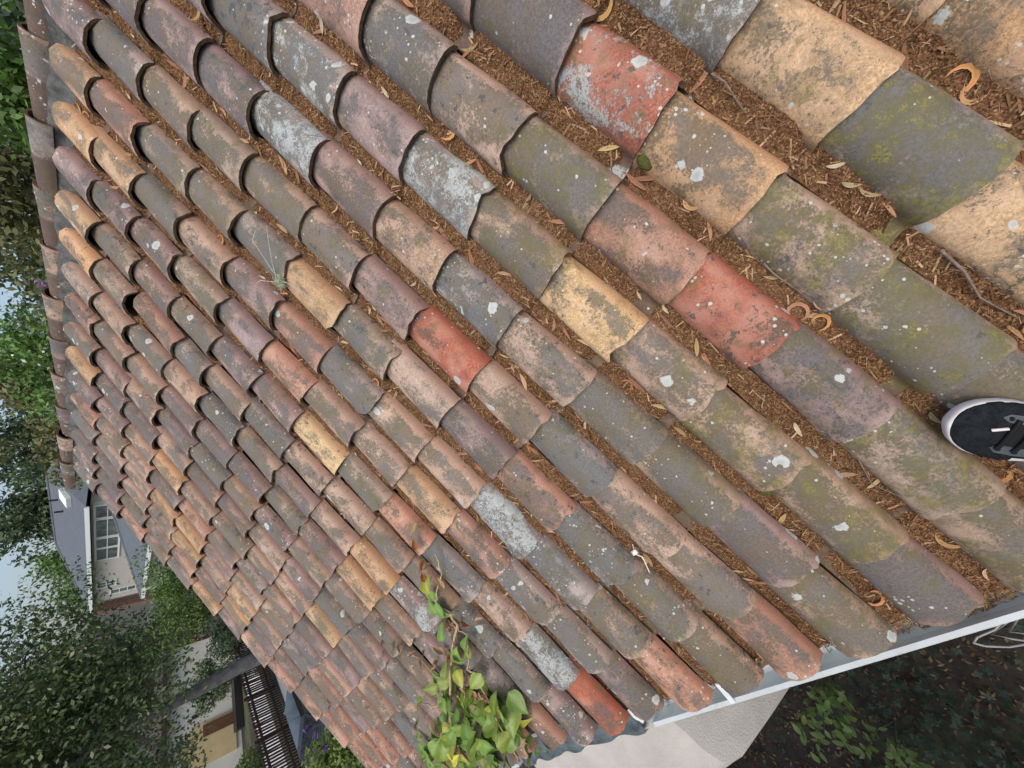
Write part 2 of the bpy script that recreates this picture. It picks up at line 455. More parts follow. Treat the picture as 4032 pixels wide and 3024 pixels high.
def place_tile(m, k):
    lk = LOOK.get(m)
    if lk and 0 <= k-lk[0] < len(lk[1].split()): code = lk[1].split()[k-lk[0]]
    else: code = rng.choice('TGPBOK') + str(rng.randint(0, 3)) + str(rng.randint(0, 4))
    r = random.Random(m*101 + k*7 + 3)
    big = r.random() < 0.12
    o = link('tile', TILES[8 + r.randrange(3)] if big else TILES[r.randrange(8)])
    attach(o, roof)
    slip, yaw, dx = r.gauss(0, 0.010), r.gauss(0, 0.014), r.gauss(0, 0.005)
    if k == 13: slip -= 0.018
    lift = r.uniform(0, 0.004)
    if (m, k) == (10, 3): slip, yaw, dx, lift = 0.105, -0.07, -0.012, 0.012
    if (m, k) == (15, 6): slip, yaw = 0.05, 0.03
    o.location = RD(m*S_ + dx, k*E_ + slip, lift)
    o.rotation_euler = (-TH + r.gauss(0, 0.008), r.gauss(0, 0.014), yaw)
    c = CLAY[code[0]]; j = r.uniform(0.84, 1.08)*(0.92 if m > 9 else 1.0); hue = r.uniform(-0.06, 0.06)
    o.color = (c[0]*j*(1+hue), c[1]*j, c[2]*j*(1-hue), 1)
    o['patina'] = PAT[code[0]] + r.uniform(-0.12, 0.12) + (0.06 if m > 9 else 0)
    o['lichen'] = int(code[1])/9.0
    o['moss'] = int(code[2])/9.0
    return o
for m in range(-3, M_END):
    for k in range(1, 14): 
        if m < 0 and k < 6: 
            if m < -1: continue
        place_tile(m, k)

# ---- ridge caps, big end towards the camera, and the mortar bed they sit in
RY, RZ = -0.075, 0.055
def cap_mesh(seed):
    r = random.Random(seed); rows_t, rows_b = [], []
    ln = 0.50; seg = 12
    for j, x in enumerate((0.0, 0.01, 0.17, 0.34, ln)):
        rad = 0.097 - 0.020*x/ln; rad += r.gauss(0, 0.001)
        a0 = R(-14)
        rows_t.append([(x, rad*math.cos(a0 + (math.pi-2*a0)*i/seg), rad*math.sin(a0 + (math.pi-2*a0)*i/seg)) for i in range(seg+1)])
        rb = rad-0.015
        rows_b.append([(x, rb*math.cos(a0 + (math.pi-2*a0)*i/seg), rb*math.sin(a0 + (math.pi-2*a0)*i/seg)) for i in range(seg+1)])
    mb = MB(); mb.grid(rows_t, 0); mb.grid(rows_b, 1, flip=True)
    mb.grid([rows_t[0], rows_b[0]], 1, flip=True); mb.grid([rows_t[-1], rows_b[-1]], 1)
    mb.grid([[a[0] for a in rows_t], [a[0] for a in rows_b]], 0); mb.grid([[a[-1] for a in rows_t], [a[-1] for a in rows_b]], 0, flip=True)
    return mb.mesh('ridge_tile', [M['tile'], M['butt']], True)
CAPS = [cap_mesh(i) for i in range(4)]
capcols = 'GBGBPGBGTTPGPTGO'
x = 6.1*S_ - 0.455*5
i = 0
while x < M_END*S_ - 0.2:
    r = random.Random(900+i)
    o = link('ridge_tile', CAPS[i % 4]); attach(o, roof)
    o.location = (x, RY + r.gauss(0, 0.006), RZ + r.gauss(0, 0.005)); o.rotation_euler = (r.gauss(0, 0.05), 0.018 + r.gauss(0, 0.008), r.gauss(0, 0.012))
    code = capcols[i % len(capcols)]
    c = CLAY[code]; jj = r.uniform(0.7, 0.9); o.color = (*[q*jj for q in c], 1)
    o['patina'] = PAT[code] + 0.22; o['lichen'] = 0.25; o['moss'] = 0.1
    x += 0.455; i += 1
mb = MB()
prof = [(-0.14, -0.09), (-0.13, 0.03), (-0.075, 0.095), (-0.02, 0.075), (0.012, 0.045), (0.022, 0.0), (0.055, -0.05), (0.10, -0.115)]
rows = []
nx = 150
for i in range(nx+1):
    xx = XL + (XR-0.03-XL)*i/nx
    rr = []
    for (y, z) in prof:
        q = noise.noise(Vector((xx*7, y*20, z*20)))*0.014
        rr.append((xx, y + q, z + q*0.6))
    rows.append(rr)
mb.grid(rows); mb.poly([rows[0][i] for i in range(len(prof))]); mb.poly([rows[-1][i] for i in range(len(prof))][::-1])
mb.build('ridge_mortar', M['mortar'], roof, True)

# ---- gutter along the eave (K-profile trough), strap and end cap
GY0, GY1, GZT = 4.205, 4.325, -2.63
gprof = [(GY0, -2.585), (GY0, -2.74), (GY1-0.035, -2.74), (GY1-0.012, -2.69), (GY1-0.012, GZT-0.006), (GY1+0.006, GZT), (GY1+0.012, GZT-0.014), (GY1+0.002, GZT-0.02), (GY1, -2.69), (GY1-0.028, -2.752), (GY0-0.006, -2.752), (GY0-0.006, -2.585)]
def gutter(x0, x1, parent):
    mb = MB()
    n = max(2, int((x1-x0)/0.5))
    rows = [[(x0+(x1-x0)*i/n, y, z + 0.0015*math.sin(i*2.1)) for (y, z) in gprof] for i in range(n+1)]
    mb.grid(rows, close=True)
    for q, fl in ((0, 1), (n, -1)):
        P = [(rows[q][0][0] + 0.001*fl, y, z) for (y, z) in ((GY0, -2.60), (GY0, -2.745), (GY1-0.03, -2.745), (GY1-0.002, -2.69), (GY1+0.004, GZT+0.001))]
        mb.poly(P); mb.poly([(p[0]+0.003*fl, p[1], p[2]) for p in P][::-1])
    return mb.build('gutter', M['gutter'], parent)
gut = gutter(XL, 2.585, house)
gut2 = gutter(3.98, XR, house)
def strap(x, gpar):
    mb = MB()
    mb.quad((x, GY0-0.02, -2.575), (x+0.028, GY0-0.02, -2.575), (x+0.028, GY1+0.004, GZT+0.004), (x, GY1+0.004, GZT+0.004))
    mb.quad((x, GY0-0.02, -2.578), (x, GY1+0.004, GZT+0.001), (x+0.028, GY1+0.004, GZT+0.001), (x+0.028, GY0-0.02, -2.578))
    o = mb.build('hanger_strap', M['gutter'], None)
    attach(o, gpar)
    return o
for q in (0.7, 2.02): strap(q, gut)
for q in (4.5, 5.4): strap(q, gut2)
# fascia board
mb = MB(); mb.box(((XL+XR)/2, 4.175, -2.68), (XR-XL-0.1, 0.022, 0.19)); mb.build('fascia_board', M['gutter'], house)

# ---- stucco chimney breast that cuts the gutter, with tar where the tiles meet it
mb = MB()
X0, X1 = 2.63, 4.0
cp = [(4.13, -2.63), (4.165, -2.60), (4.21, -2.605), (4.27, -2.628), (4.36, -2.655), (4.48, -2.69), (4.60, -2.73), (4.69, -2.78), (4.72, -2.86), (4.70, -2.98), (4.645, -3.24), (4.56, -3.6), (4.55, -4.47), (4.55, -5.1), (4.55, -5.7)]
xs_ = [X0, X0+0.02, X0+0.05, X0+0.09, X0+0.14, X0+0.20, X0+0.30] + [X0+0.30+(X1-X0-0.60)*i/5 for i in range(1, 5)] + [X1-0.30, X1-0.2, X1-0.12, X1-0.05, X1]
rows = []
for xx in xs_:
    e = min(xx-X0, X1-xx); rd = 0.10*(1-min(1, e/0.30))**2
    row = []
    for i, (y, z) in enumerate(cp):
        q = 0.006*noise.noise(Vector((xx*4, y*5, z*3)))
        k_ = rd if i < 9 else rd*0.5
        zz = z - (k_ if i < 9 else 0) + q
        fl = min(1.2, max(0, -2.66-zz))*0.7*(1-min(1, (xx-X0)/0.6))
        row.append((xx - fl, y - (k_*0.5 if i >= 5 else 0), zz))
    rows.append(row)
mb.grid(rows, flip=True)
for row, fl in ((rows[0], True), (rows[-1], False)):
    back = [(p[0], 4.05, min(p[2], -2.64)) for p in row]
    mb.grid([row, back], flip=not fl)
brea = mb.build('chimney_breast', M['stucco'], house, True)
for pl in brea.data.polygons:
    if len(pl.vertices) > 4: pl.use_smooth = False
# tar strip
mb = MB(); rows = []
def breast_z(y):
    for (a, za), (b, zb) in zip(cp, cp[1:]):
        if a <= y <= b: return za + (zb-za)*(y-a)/(b-a)
    return -2.62
for i in range(90):
    xx = 2.66 + 1.25*i/89
    q = noise.noise(Vector((xx*9, 0, 0)))*0.02 + 0.010*math.cos(2*math.pi*(xx/S_-0.40))
    yl = 4.345 + q
    rows.append([(xx, 4.10, -2.585)] + [(xx, y, breast_z(y)+0.012+0.004*noise.noise(Vector((xx*30, y*30, 1)))) for y in (4.16, 4.22, 4.28, yl-0.01)] + [(xx, yl, breast_z(yl)-0.02)])
mb.grid(rows, flip=True)
o = mb.build('tar_flashing', M['tar'], None, True); attach(o, brea)
mb = MB(); rows = []
for i in range(14):
    xx = 2.585 + 0.09*i/13
    q = noise.noise(Vector((xx*40, 3, 0)))*0.02
    rows.append([(xx, 4.12, -2.585), (xx, 4.18+q, -2.580), (xx, 4.25+q*1.4, -2.604), (xx, 4.30+q, -2.645)])
mb.grid(rows, flip=True)
o = mb.build('peeling_sealant', M['gutter'], None, True); attach(o, brea)
# ------------------------------------------------------------------ litter in the pans
def rnd_fill(m):
    return 1.0 if m <= 8 else (0.75 if m <= 10 else (0.45 if m <= 13 else 0.2))
PANS = [(0.70, 0.024), (0.745, 0.006), (0.785, -0.012), (0.815, -0.026), (0.855, -0.035), (0.91, -0.035), (0.97, -0.030), (1.03, -0.02)]
def pan_h(u):
    for (a, ha), (b, hb) in zip(PANS, PANS[1:]):
        if a <= u <= b: return ha + (hb-ha)*(u-a)/(b-a)
    return -0.02
def litter_h(m, u, d):
    """height of the litter over the tile plane in channel m"""
    k = d/E_; kf = k - math.floor(k); row = int(math.floor(k))
    r = random.Random(m*977 + row*31)
    A = rnd_fill(m)*(0.75 + 0.4*r.random())
    gap = r.random(); cut = 0.97 if gap < 0.45 else 0.72 + 0.22*r.random()
    if m > 9 and r.random() < 0.25: A *= 0.3
    if row >= 11 and m >= 3: A *= 0.35 + 0.5*r.random()
    drop = -DROP*(1-kf)*E_/L_
    nz = noise.noise(Vector((m*5.0 + u*3, d*9, 0.3)))*0.010 + noise.noise(Vector((m*5.0 + u*9, d*34, 1.3)))*0.005
    th = 0.036*A + nz*1.3
    if kf > cut: th -= (kf-cut)*0.30
    if kf < 0.03: th -= 0.002
    base = -0.036
    return drop + base + th + 0.010*((u-0.885)/0.14)**2*(1 if u < 0.885 else 0.3)
V, F, Cc = [], [], []
US = [0.72, 0.755, 0.79, 0.825, 0.86, 0.895, 0.93, 0.975, 1.03]
step = 0.019
for m in range(-2, M_END-1):
    d0, d1 = 0.06, 13*E_ + 0.005
    nd = int((d1-d0)/step)
    base = len(V)
    for i in range(nd+1):
        d = d0 + (d1-d0)*i/nd
        for u in US:
            h = litter_h(m, u, d)
            V.append(tuple(RD((m+u)*S_ + 0.003*noise.noise(Vector((u*40, d*40, m))), d, h)))
            t_ = 0.8 + 0.5*noise.noise(Vector((m*3.3 + u*20, d*60, 4.0)))
            Cc.append((0.135*t_, 0.068*t_, 0.032*t_))
    C_ = len(US)
    for i in range(nd):
        for j in range(C_-1):
            a = base + i*C_ + j
            F.append((a, a+1, a+C_+1, a+C_)[::-1])
V = np.array(V); F = np.array(F); Cc = np.clip(np.array(Cc), 0.005, 1)
# flakes and crumbs on top of it
def litter_points(n, mlo=-2, mhi=13):
    out = []
    while len(out) < n:
        m = rng.randint(mlo, mhi)
        d = rng.uniform(0.05, 13*E_); u = rng.uniform(0.745, 1.0)
        P = RD((m+u)*S_, d)
        q = (P-CAM); dist = q.length
        if rng.random() > min(1.0, (2.1/dist)**2): continue
        if rnd_fill(m) < rng.random(): continue
        h = litter_h(m, u, d)
        if h < pan_h(u) - DROP*(1-(d/E_ % 1))*E_/L_ - 0.003: continue
        out.append((m, u, d, h))
    return out
pts = litter_points(60000)
fv, ff, fc = [], [], []
pal = [(0.22, 0.115, 0.058), (0.165, 0.084, 0.042), (0.26, 0.14, 0.074), (0.30, 0.175, 0.098), (0.115, 0.058, 0.032), (0.46, 0.31, 0.20), (0.23, 0.12, 0.06)]
for (m, u, d, h) in pts:
    crumb = rng.random() < 0.70
    if crumb: ln, wd = rng.uniform(0.003, 0.008), rng.uniform(0.003, 0.006)
    elif rng.random() < 0.16: ln, wd = rng.uniform(0.025, 0.06), rng.uniform(0.004, 0.008)
    else: ln, wd = rng.uniform(0.008, 0.03), rng.uniform(0.001, 0.002)
    a = rng.uniform(0, 6.283); tx = rng.gauss(0, 0.45); ty = rng.gauss(0, 0.5)
    ax = Vector((math.cos(a), math.sin(a), tx)).normalized(); ay = Vector((-math.sin(a), math.cos(a), ty)).normalized()
    c0 = Vector(((m+u)*S_, d, h + 0.0025 + (0.002 if crumb else 0.001)))
    n = len(fv)
    for sx, sy in ((-1, -0.6), (1, -0.8), (1, 0.7), (-1, 1)):
        p = c0 + ax*(ln/2*sx) + ay*(wd/2*sy)
        fv.append(tuple(RD(p.x, p.y, p.z)))
    ff.append((n, n+1, n+2, n+3))
    c = rng.choice(pal[:5]) if crumb else rng.choice(pal[2:6]); j = rng.uniform(0.7, 1.3)
    fc += [tuple(q*j for q in c)]*4
V2 = np.r_[V, np.array(fv)]; F2 = np.r_[F, np.array(ff) + len(V)]; C2 = np.r_[Cc, np.array(fc)]
M['litter'] = leafmat('leaf_litter', 0.95, 0.1, 0.08)
M['litter_bed'] = litter_material('litter_bed')
me = np_mesh('leaf_litter', V2, F2, [M['litter_bed'], M['litter']], C2)
mi = np.zeros(len(F2), dtype=np.int32); mi[len(F):] = 1; me.polygons.foreach_set('material_index', mi)
o = link('leaf_litter', me)
tag(o, 'brown crumbled leaf litter filling the channels between the tile rows', 'leaf litter', kind='stuff')

# litter spilling into the gutter at the near end
fv, ff, fc = [], [], []
for i in range(5200):
    t = rng.random()
    xx = rng.choice([rng.gauss(0.95, 0.10), rng.gauss(1.25, 0.05), rng.gauss(0.62, 0.12), rng.uniform(0.4, 2.5), rng.gauss(1.65, 0.03), rng.gauss(2.05, 0.02)])
    if i % 9 and 1.75 < xx < 1.98: continue
    yy = GY0 + 0.005 + abs(rng.gauss(0, 0.036 if not 0.78 < xx < 1.18 else 0.07))
    if yy > GY1-0.014: continue
    zz = -2.739 + 0.085*max(0, 1-(yy-GY0)/0.14)*math.exp(-((xx-0.97)/0.3)**2) + rng.uniform(0, 0.012)
    ln = rng.uniform(0.004, 0.035); wd = rng.uniform(0.002, 0.006)
    a = rng.uniform(0, 6.283); ax = Vector((math.cos(a), math.sin(a), rng.gauss(0, 0.3))).normalized(); ay = Vector((-math.sin(a), math.cos(a), rng.gauss(0, 0.4))).normalized()
    c0 = Vector((xx, yy, zz)); n = len(fv)
    for sx, sy in ((-1, -0.4), (1, -0.8), (1, 0.7), (-1, 1)): fv.append(tuple(c0 + ax*(ln/2*sx) + ay*(wd/2*sy)))
    ff.append((n, n+1, n+2, n+3)); c = rng.choice(pal); fc += [tuple(q*rng.uniform(0.7, 1.5) for q in c)]*4
o = link('gutter_debris', np_mesh('gutter_debris', np.array(fv), np.array(ff), [M['litter']], np.array(fc)))
tag(o, 'brown leaf debris caught in the white gutter', 'debris', kind='stuff')

# ------------------------------------------------------------------ single dry leaves, pods, twigs on the roof
def blade_mesh(seed, ln, wd, bend, curl, col, lens=False):
    """narrow sickle leaf lying in the xy plane, curled out of it"""
    r = random.Random(seed); n = 9; rows = []; cols = []
    a = 0.0; p = Vector((0, 0, 0)); pos = []
    for i in range(n+1):
        pos.append((p.copy(), a)); p += Vector((math.cos(a), math.sin(a), 0))*ln/n; a += bend/n
    mid = pos[n//2][0]
    for i, (q, aa) in enumerate(pos):
        t = i/n
        wv = wd*0.5*max(0.06, (math.sin(math.pi*min(1, t*0.96+0.03)))**0.75)
        z = curl*ln*(4*(t-0.5)**2)
        nx, ny = -math.sin(aa), math.cos(aa)
        q = q - mid
        sag = wv*(0.55 if lens else 0.3)
        rows.append([(q.x+nx*wv, q.y+ny*wv, z+sag), (q.x, q.y, z), (q.x-nx*wv, q.y-ny*wv, z+sag)])
        cols += [tuple(c*1.12 for c in col), tuple(c*0.85 for c in col), tuple(c*1.12 for c in col)]
    mb = MB(); mb.grid(rows)
    me = np_mesh('leaf', np.array(mb.v), np.array(mb.f), [M['dry']], np.array(cols), True)
    return me
M['dry'] = leafmat('dry_leaf', 0.7, 0.25, 0.12)
LEAF = [blade_mesh(1, 0.085, 0.015, 0.5, 0.06, (0.40, 0.19, 0.12)), blade_mesh(2, 0.07, 0.012, -0.7, 0.10, (0.46, 0.25, 0.15)),
        blade_mesh(3, 0.095, 0.014, 0.25, 0.03, (0.36, 0.17, 0.11)), blade_mesh(4, 0.06, 0.011, 1.0, 0.14, (0.50, 0.34, 0.20)),
        blade_mesh(5, 0.075, 0.016, -0.3, 0.09, (0.45, 0.30, 0.18)), blade_mesh(6, 0.05, 0.012, 0.4, 0.18, (0.55, 0.46, 0.33))]
PODS = [blade_mesh(21, 0.12, 0.012, 4.6, 0.05, (0.50, 0.25, 0.11), True), blade_mesh(22, 0.10, 0.013, 3.2, 0.12, (0.46, 0.27, 0.14), True),
        blade_mesh(23, 0.13, 0.011, 5.6, 0.10, (0.42, 0.22, 0.11), True), blade_mesh(24, 0.11, 0.014, 2.2, 0.2, (0.52, 0.34, 0.18), True)]
def lay(name, me, m, u, d, h, yaw, tilt=0.25):
    o = link(name, me)
    o.location = RD((m+u)*S_, d, h)
    o.rotation_euler = (ROOF_ROT.to_4x4() @ Matrix.Rotation(yaw, 4, 'Z') @ Matrix.Rotation(rng.gauss(0, tilt), 4, 'X') @ Matrix.Rotation(rng.gauss(0, tilt*0.6), 4, 'Y')).to_euler()
    s = rng.uniform(0.75, 1.2); o.scale = (s, s, s)
    j = rng.uniform(0.75, 1.2); o.color = (j, j*rng.uniform(0.92, 1.08), j*rng.uniform(0.85, 1.1), 1)
    return o
LP = litter_points(190, -1, 10)
ORD = ['zeroth', 'first', 'second', 'third', 'fourth', 'fifth', 'sixth', 'seventh', 'eighth', 'ninth', 'tenth', 'eleventh', 'twelfth', 'thirteenth', 'fourteenth']
HUE = ['reddish', 'pinkish', 'brownish', 'pale tan', 'tan', 'whitish']
cells = {}
for i, (m, u, d, h) in enumerate(LP):
    yaw = rng.gauss(1.57, 0.8)
    pod = i % 6 == 0
    q = rng.randrange(4 if pod else 6)
    o = lay('seed_pod' if pod else 'dry_leaf', PODS[q] if pod else LEAF[q], m, min(max(u, 0.79), 0.97), d, h + (0.006 if pod else 0.007), yaw)
    row = 13 - int(d/E_)
    where = 'sneaker litter channel' if m == 1 else (ORD[abs(m-1)] + ' litter channel ' + ('left' if m > 1 else 'right') + ' of sneaker')
    what = 'curled tan seed pod' if pod else HUE[q] + ' narrow dry leaf'
    cells.setdefault((what, where, row), []).append((d, o, pod))
for (what, where, row), L in cells.items():
    L.sort(key=lambda z: z[0])
    for i, (d, o, pod) in enumerate(L):
        pos = '' if len(L) == 1 else ('upper ' if i == 0 else ('lower ' if i == len(L)-1 else 'middle '))
        tag(o, pos + what + ', ' + where + ', ' + ORD[row] + ' tile from gutter', 'seed pod' if pod else 'dry leaf', 'curled seed pods on the roof litter' if pod else 'narrow dry leaves on the roof litter')
# the pile of pods by the red tile and the curl next to the sneaker
for n_, (m, u, d, yw, k_) in enumerate(((1, 0.78, 9.95*E_, 0.3, 1), (1, 0.86, 10.03*E_, 1.6, 3), (1, 0.80, 10.12*E_, 2.6, 0), (1, 0.74, 10.2*E_, 0.9, 1), (1, 0.86, 9.86*E_, 3.0, 2))):
    o = lay('seed_pod', PODS[k_], m, u, d, litter_h(m, u, d)+0.012, yw)
    tag(o, 'curled seed pod in the pile above the bare red tile, ' + ('second from top', 'third from top', 'fourth from top', 'lowest', 'topmost')[n_] + ' of five', 'seed pod', 'pile of seed pods above the red tile')
o = lay('seed_pod', PODS[2], 1, 0.80, 12.02*E_, litter_h(1, 0.8, 12.02*E_)+0.02, 0.4); o.scale = (1.5, 1.5, 1.5)
tag(o, 'large ring-curled tan pod lying beside the black sneaker', 'seed pod')
o = lay('seed_pod', PODS[1], 1, 0.84, 12.42*E_, litter_h(1, 0.84, 12.4*E_)+0.015, 2.4); o.scale = (1.4, 1.4, 1.4)
tag(o, 'hook-shaped tan pod downslope of the black sneaker', 'seed pod')

M['twig'] = simple('twig_bark', (0.16, 0.13, 0.105), 0.9, 0.3, 60)
M['pale_twig'] = simple('pale_twig_bark', (0.42, 0.40, 0.36), 0.9, 0.2, 60)
def twig(label, pts, rad, mat='twig'):
    P = [RP(*p) for p in pts]; mb = MB(); mb.tube(P, [rad*(1-0.6*i/(len(P)-1)) for i in range(len(P))], 5)
    return tag(mb.build('twig', M[mat], None, True), label, 'twig')
twig('thin dark twig bent along the litter beside the mossy grey tile', [(1.78, 9.40, .0), (1.80, 9.52, .012), (1.79, 9.66, .014), (1.78, 9.82, .012), (1.80, 9.9, .004)], 0.004)
twig('short grey twig crossing the litter at the right edge', [(0.81, 10.22, .0), (0.84, 10.44, .012), (0.92, 10.66, .012), (0.87, 10.93, .01)], 0.005)
twig('thin grey twig across the litter near the red lichened tile', [(0.80, 8.06, .0), (0.80, 8.19, .012), (0.86, 8.37, .008), (0.88, 8.45, .004)], 0.004)
twig('wiry twig looped on the litter above the stepped grey tile', [(2.70, 11.25, .0), (2.82, 11.5, .02), (2.74, 11.72, .012), (2.68, 11.86, .03)], 0.0025)
# lichen tuft with wiry twigs caught on a tile edge
tuft = empty('lichen_tuft', RP(6.52, 5.0, 0.07), 'pale green lichen tuft with wiry twigs caught on a tile edge', 'lichen')
fv, ff, fc = [], [], []
for i in range(700):
    v = Vector((rng.gauss(0, 1), rng.gauss(0, 1.3), rng.gauss(0, 0.7)))*0.017
    c0 = RP(6.52, 5.0, 0.07) + v; ln = rng.uniform(0.006, 0.018)
    ax = Vector((rng.gauss(0, 1), rng.gauss(0, 1), rng.gauss(0, 1))).normalized(); ay = ax.orthogonal().normalized()
    n = len(fv)
    for sx, sy in ((-1, -0.2), (1, -0.5), (1, 0.5), (-1, 0.2)): fv.append(tuple(c0 + ax*(ln/2*sx) + ay*(0.003*sy)))
    ff.append((n, n+1, n+2, n+3)); j = rng.uniform(0.7, 1.1); fc += [(0.52*j, 0.58*j, 0.44*j)]*4
M['tuft'] = leafmat('lichen_frond', 0.9, 0.1, 0.2)
link('fronds', np_mesh('fronds', np.array(fv), np.array(ff), [M['tuft']], np.array(fc)), tuft)
mb = MB()
for P in ([(6.52, 4.95, .075), (6.2, 4.9, .11), (5.9, 4.72, .10), (5.75, 4.62, .09)], [(6.5, 5.0, .08), (6.35, 5.2, .1), (6.3, 5.45, .085), (6.38, 5.75, .06)], [(6.45, 4.9, .08), (6.1, 4.55, .12), (5.95, 4.5, .1)], [(6.55, 5.0, .08), (6.7, 4.8, .11), (6.85, 4.72, .1)]):
    mb.tube([RP(*p) for p in P], [0.0022, 0.0018, 0.0014, 0.001][:len(P)], 5)
mb.build('wiry_twigs', M['pale_twig'], tuft, True)
# white string end
mb = MB(); P = [(5.72, 10.73, .05), (5.74, 10.79, .085), (5.68, 10.86, .088), (5.74, 10.95, .082), (5.84, 11.08, .075)]
mb.tube([RP(*p) for p in P], 0.0022, 5)
mb.box(RP(5.73, 10.78, .08), (0.025, 0.02, 0.012))
M['string'] = simple('white_string', (0.75, 0.75, 0.72), 0.8, 0.05)
tag(mb.build('string_end', M['string'], None, True), 'short white string with a blob on its end on the lichened tile', 'string')
# pale pebbles wedged by the tile edge
M['pebble'] = simple('tan_pebble', (0.36, 0.27, 0.16), 0.9, 0.3, 60, 0.4, 120)
def pebble(c, r_, label, cat='mortar lump', mat='pebble', name='mortar_lump', sq=(1, 1, .8)):
    mb = MB(); rows = []
    for i in range(7):
        th = math.pi*i/6; rows.append([c + ROOF_ROT @ Vector((r_*sq[0]*math.sin(th)*math.cos(a), r_*sq[1]*math.sin(th)*math.sin(a), r_*sq[2]*math.cos(th)))*(1+0.12*noise.noise(Vector((th*2, a, r_*90)))) for a in [2*math.pi*q/9 for q in range(9)]])
    mb.grid(rows, close=True)
    return tag(mb.build(name, M[mat], None, True), label, cat)
pebble(RP(9.72, 11.0, 0.0), 0.026, 'tan mortar lump wedged in a pan, upper of two', sq=(1, 1.1, .9))
pebble(RP(9.74, 11.14, 0.0), 0.025, 'tan mortar lump wedged in a pan, lower of two', sq=(1, 1.1, .9))
M['moss'] = simple('moss_cushion', (0.10, 0.10, 0.025), 1.0, 0.4, 120, 1.0, 200)
pebble(RP(1.70, 8.06, 0.0), 0.032, 'small olive moss cushion between red and ochre tiles', 'moss', 'moss', 'moss_cushion', (1, 1.2, .7))
pebble(RP(3.72, 11.06, -0.01), 0.03, 'olive moss cushion in the litter by a grey tile corner', 'moss', 'moss', 'moss_cushion', (1, 1.4, .6))

# ------------------------------------------------------------------ sneaker of the person taking the picture
sn_o = RP(1.89, 11.18, 0.0)
ax = Vector((0.1005, -0.129, 0.0)).normalized()       # roof plane: towards the toe
SNR = ROOF_ROT @ Matrix(((ax.x, -ax.y, 0), (ax.y, ax.x, 0), (0, 0, 1)))
SL = 0.46
sneaker = empty('sneaker', RP(1.3, 11.75, 0.0), 'black knit sneaker with white rubber sole standing on the tiles', 'shoe')
def SP(x, y, z): return sn_o + SNR @ Vector((x*SL - SL, y*SL, z*SL + 0.073))
def half_w(x, side):
    # outline of the sole, x 0 heel .. 1 toe; side +1 = left in walking direction
    pts = [(0, 0.02), (0.03, 0.085), (0.1, 0.125), (0.25, 0.135), (0.42, 0.130), (0.58, 0.160), (0.70, 0.190), (0.80, 0.188), (0.88, 0.165), (0.94, 0.128), (0.98, 0.075), (1.0, 0.012)]
    for (a, wa), (b, wb) in zip(pts, pts[1:]):
        if a <= x <= b: w_ = wa + (wb-wa)*(x-a)/(b-a); break
    asym = 0.018*math.sin(math.pi*min(1, max(0, (x-0.4)/0.6)))
    return w_ + (asym if side > 0 else -asym)
XS = [0.0, 0.012, 0.03, 0.06, 0.1, 0.18, 0.28, 0.4, 0.5, 0.58, 0.66, 0.73, 0.79, 0.84, 0.88, 0.92, 0.95, 0.972, 0.988, 1.0]
out = [(x, half_w(x, 1)) for x in XS] + [(x, -half_w(x, -1)) for x in reversed(XS)]
mb = MB()
levels = [(0.0, 0.965), (0.012, 1.0), (0.06, 1.01), (0.078, 0.985), (0.08, 0.93)]
def sole_pt(x, y, f): return 0.5 + (x-0.5)*(1-(1-f)*0.35), y*f
rows = [[SP(*sole_pt(x, y, f), z + 0.018*max(0, (x-0.75)/0.25)**2) for (x, y) in out] for (z, f) in levels]
mb.grid(rows, close=True); mb.poly(rows[0]); mb.poly(rows[-1][::-1])
M['sole'] = simple('white_rubber', (0.62, 0.60, 0.60), 0.6, 0.06, 30, dirt=(0.28, 0.26, 0.24), dirt_amt=0.25)
M['knit'] = simple('black_knit', (0.012, 0.015, 0.018), 0.9, 0.4, 60, 0.5, 260, spec=0.15)
M['shoe_grey'] = simple('grey_overlay', (0.06, 0.075, 0.082), 0.7, 0.2, 40)
M['lace'] = simple('black_lace', (0.006, 0.007, 0.008), 0.85, 0.2, 80)
sole = mb.build('sole', M['sole'], sneaker, True)
for i, x in enumerate([0.60, 0.635, 0.67, 0.705, 0.74, 0.775]):
    mb = MB()
    for sd_ in (1,):
        y = half_w(x, sd_)*sd_
        mb.box(SP(x, y*1.005, 0.058), (0.0022, 0.006, 0.014), rot=SNR)
    o = mb.build('sole_groove', M['lace'], None); attach(o, sole)
# upper: lofted over the sole, opening at the ankle
mb = MB(); rows = []
hgt = [(0.0, 0.20), (0.1, 0.27), (0.25, 0.27), (0.36, 0.265), (0.5, 0.235), (0.62, 0.195), (0.74, 0.155), (0.84, 0.135), (0.92, 0.118), (0.97, 0.098), (0.99, 0.082), (1.0, 0.07)]
def hz(x):
    for (a, wa), (b, wb) in zip(hgt, hgt[1:]):
        if a <= x <= b: return wa + (wb-wa)*(x-a)/(b-a)
    return 0.07
def upper_pt(x, t, k=1.0):
    """t -1..1 across"""
    sd_ = 1 if t >= 0 else -1
    w_ = half_w(x, sd_)*(0.985 if sd_ > 0 else 1.0); h = hz(x)
    a = abs(t)*math.pi/2
    y = sd_*w_*math.sin(a)**0.85; z = 0.07 + (h-0.07)*math.cos(a)**0.75
    xx = 0.5 + (x-0.5)*0.988
    return SP(xx, y, z*k + 0.018*max(0, (x-0.75)/0.25)**2)
T = [q/8 for q in range(-8, 9)]
XU = [0.0, 0.015, 0.04, 0.1, 0.18, 0.26, 0.34, 0.42, 0.5, 0.58, 0.66, 0.74, 0.81, 0.87, 0.92, 0.95, 0.975, 0.99, 1.0]
mb.grid([[upper_pt(x, t) for t in T] for x in XU])
mb.build('upper', M['knit'], sneaker, True)
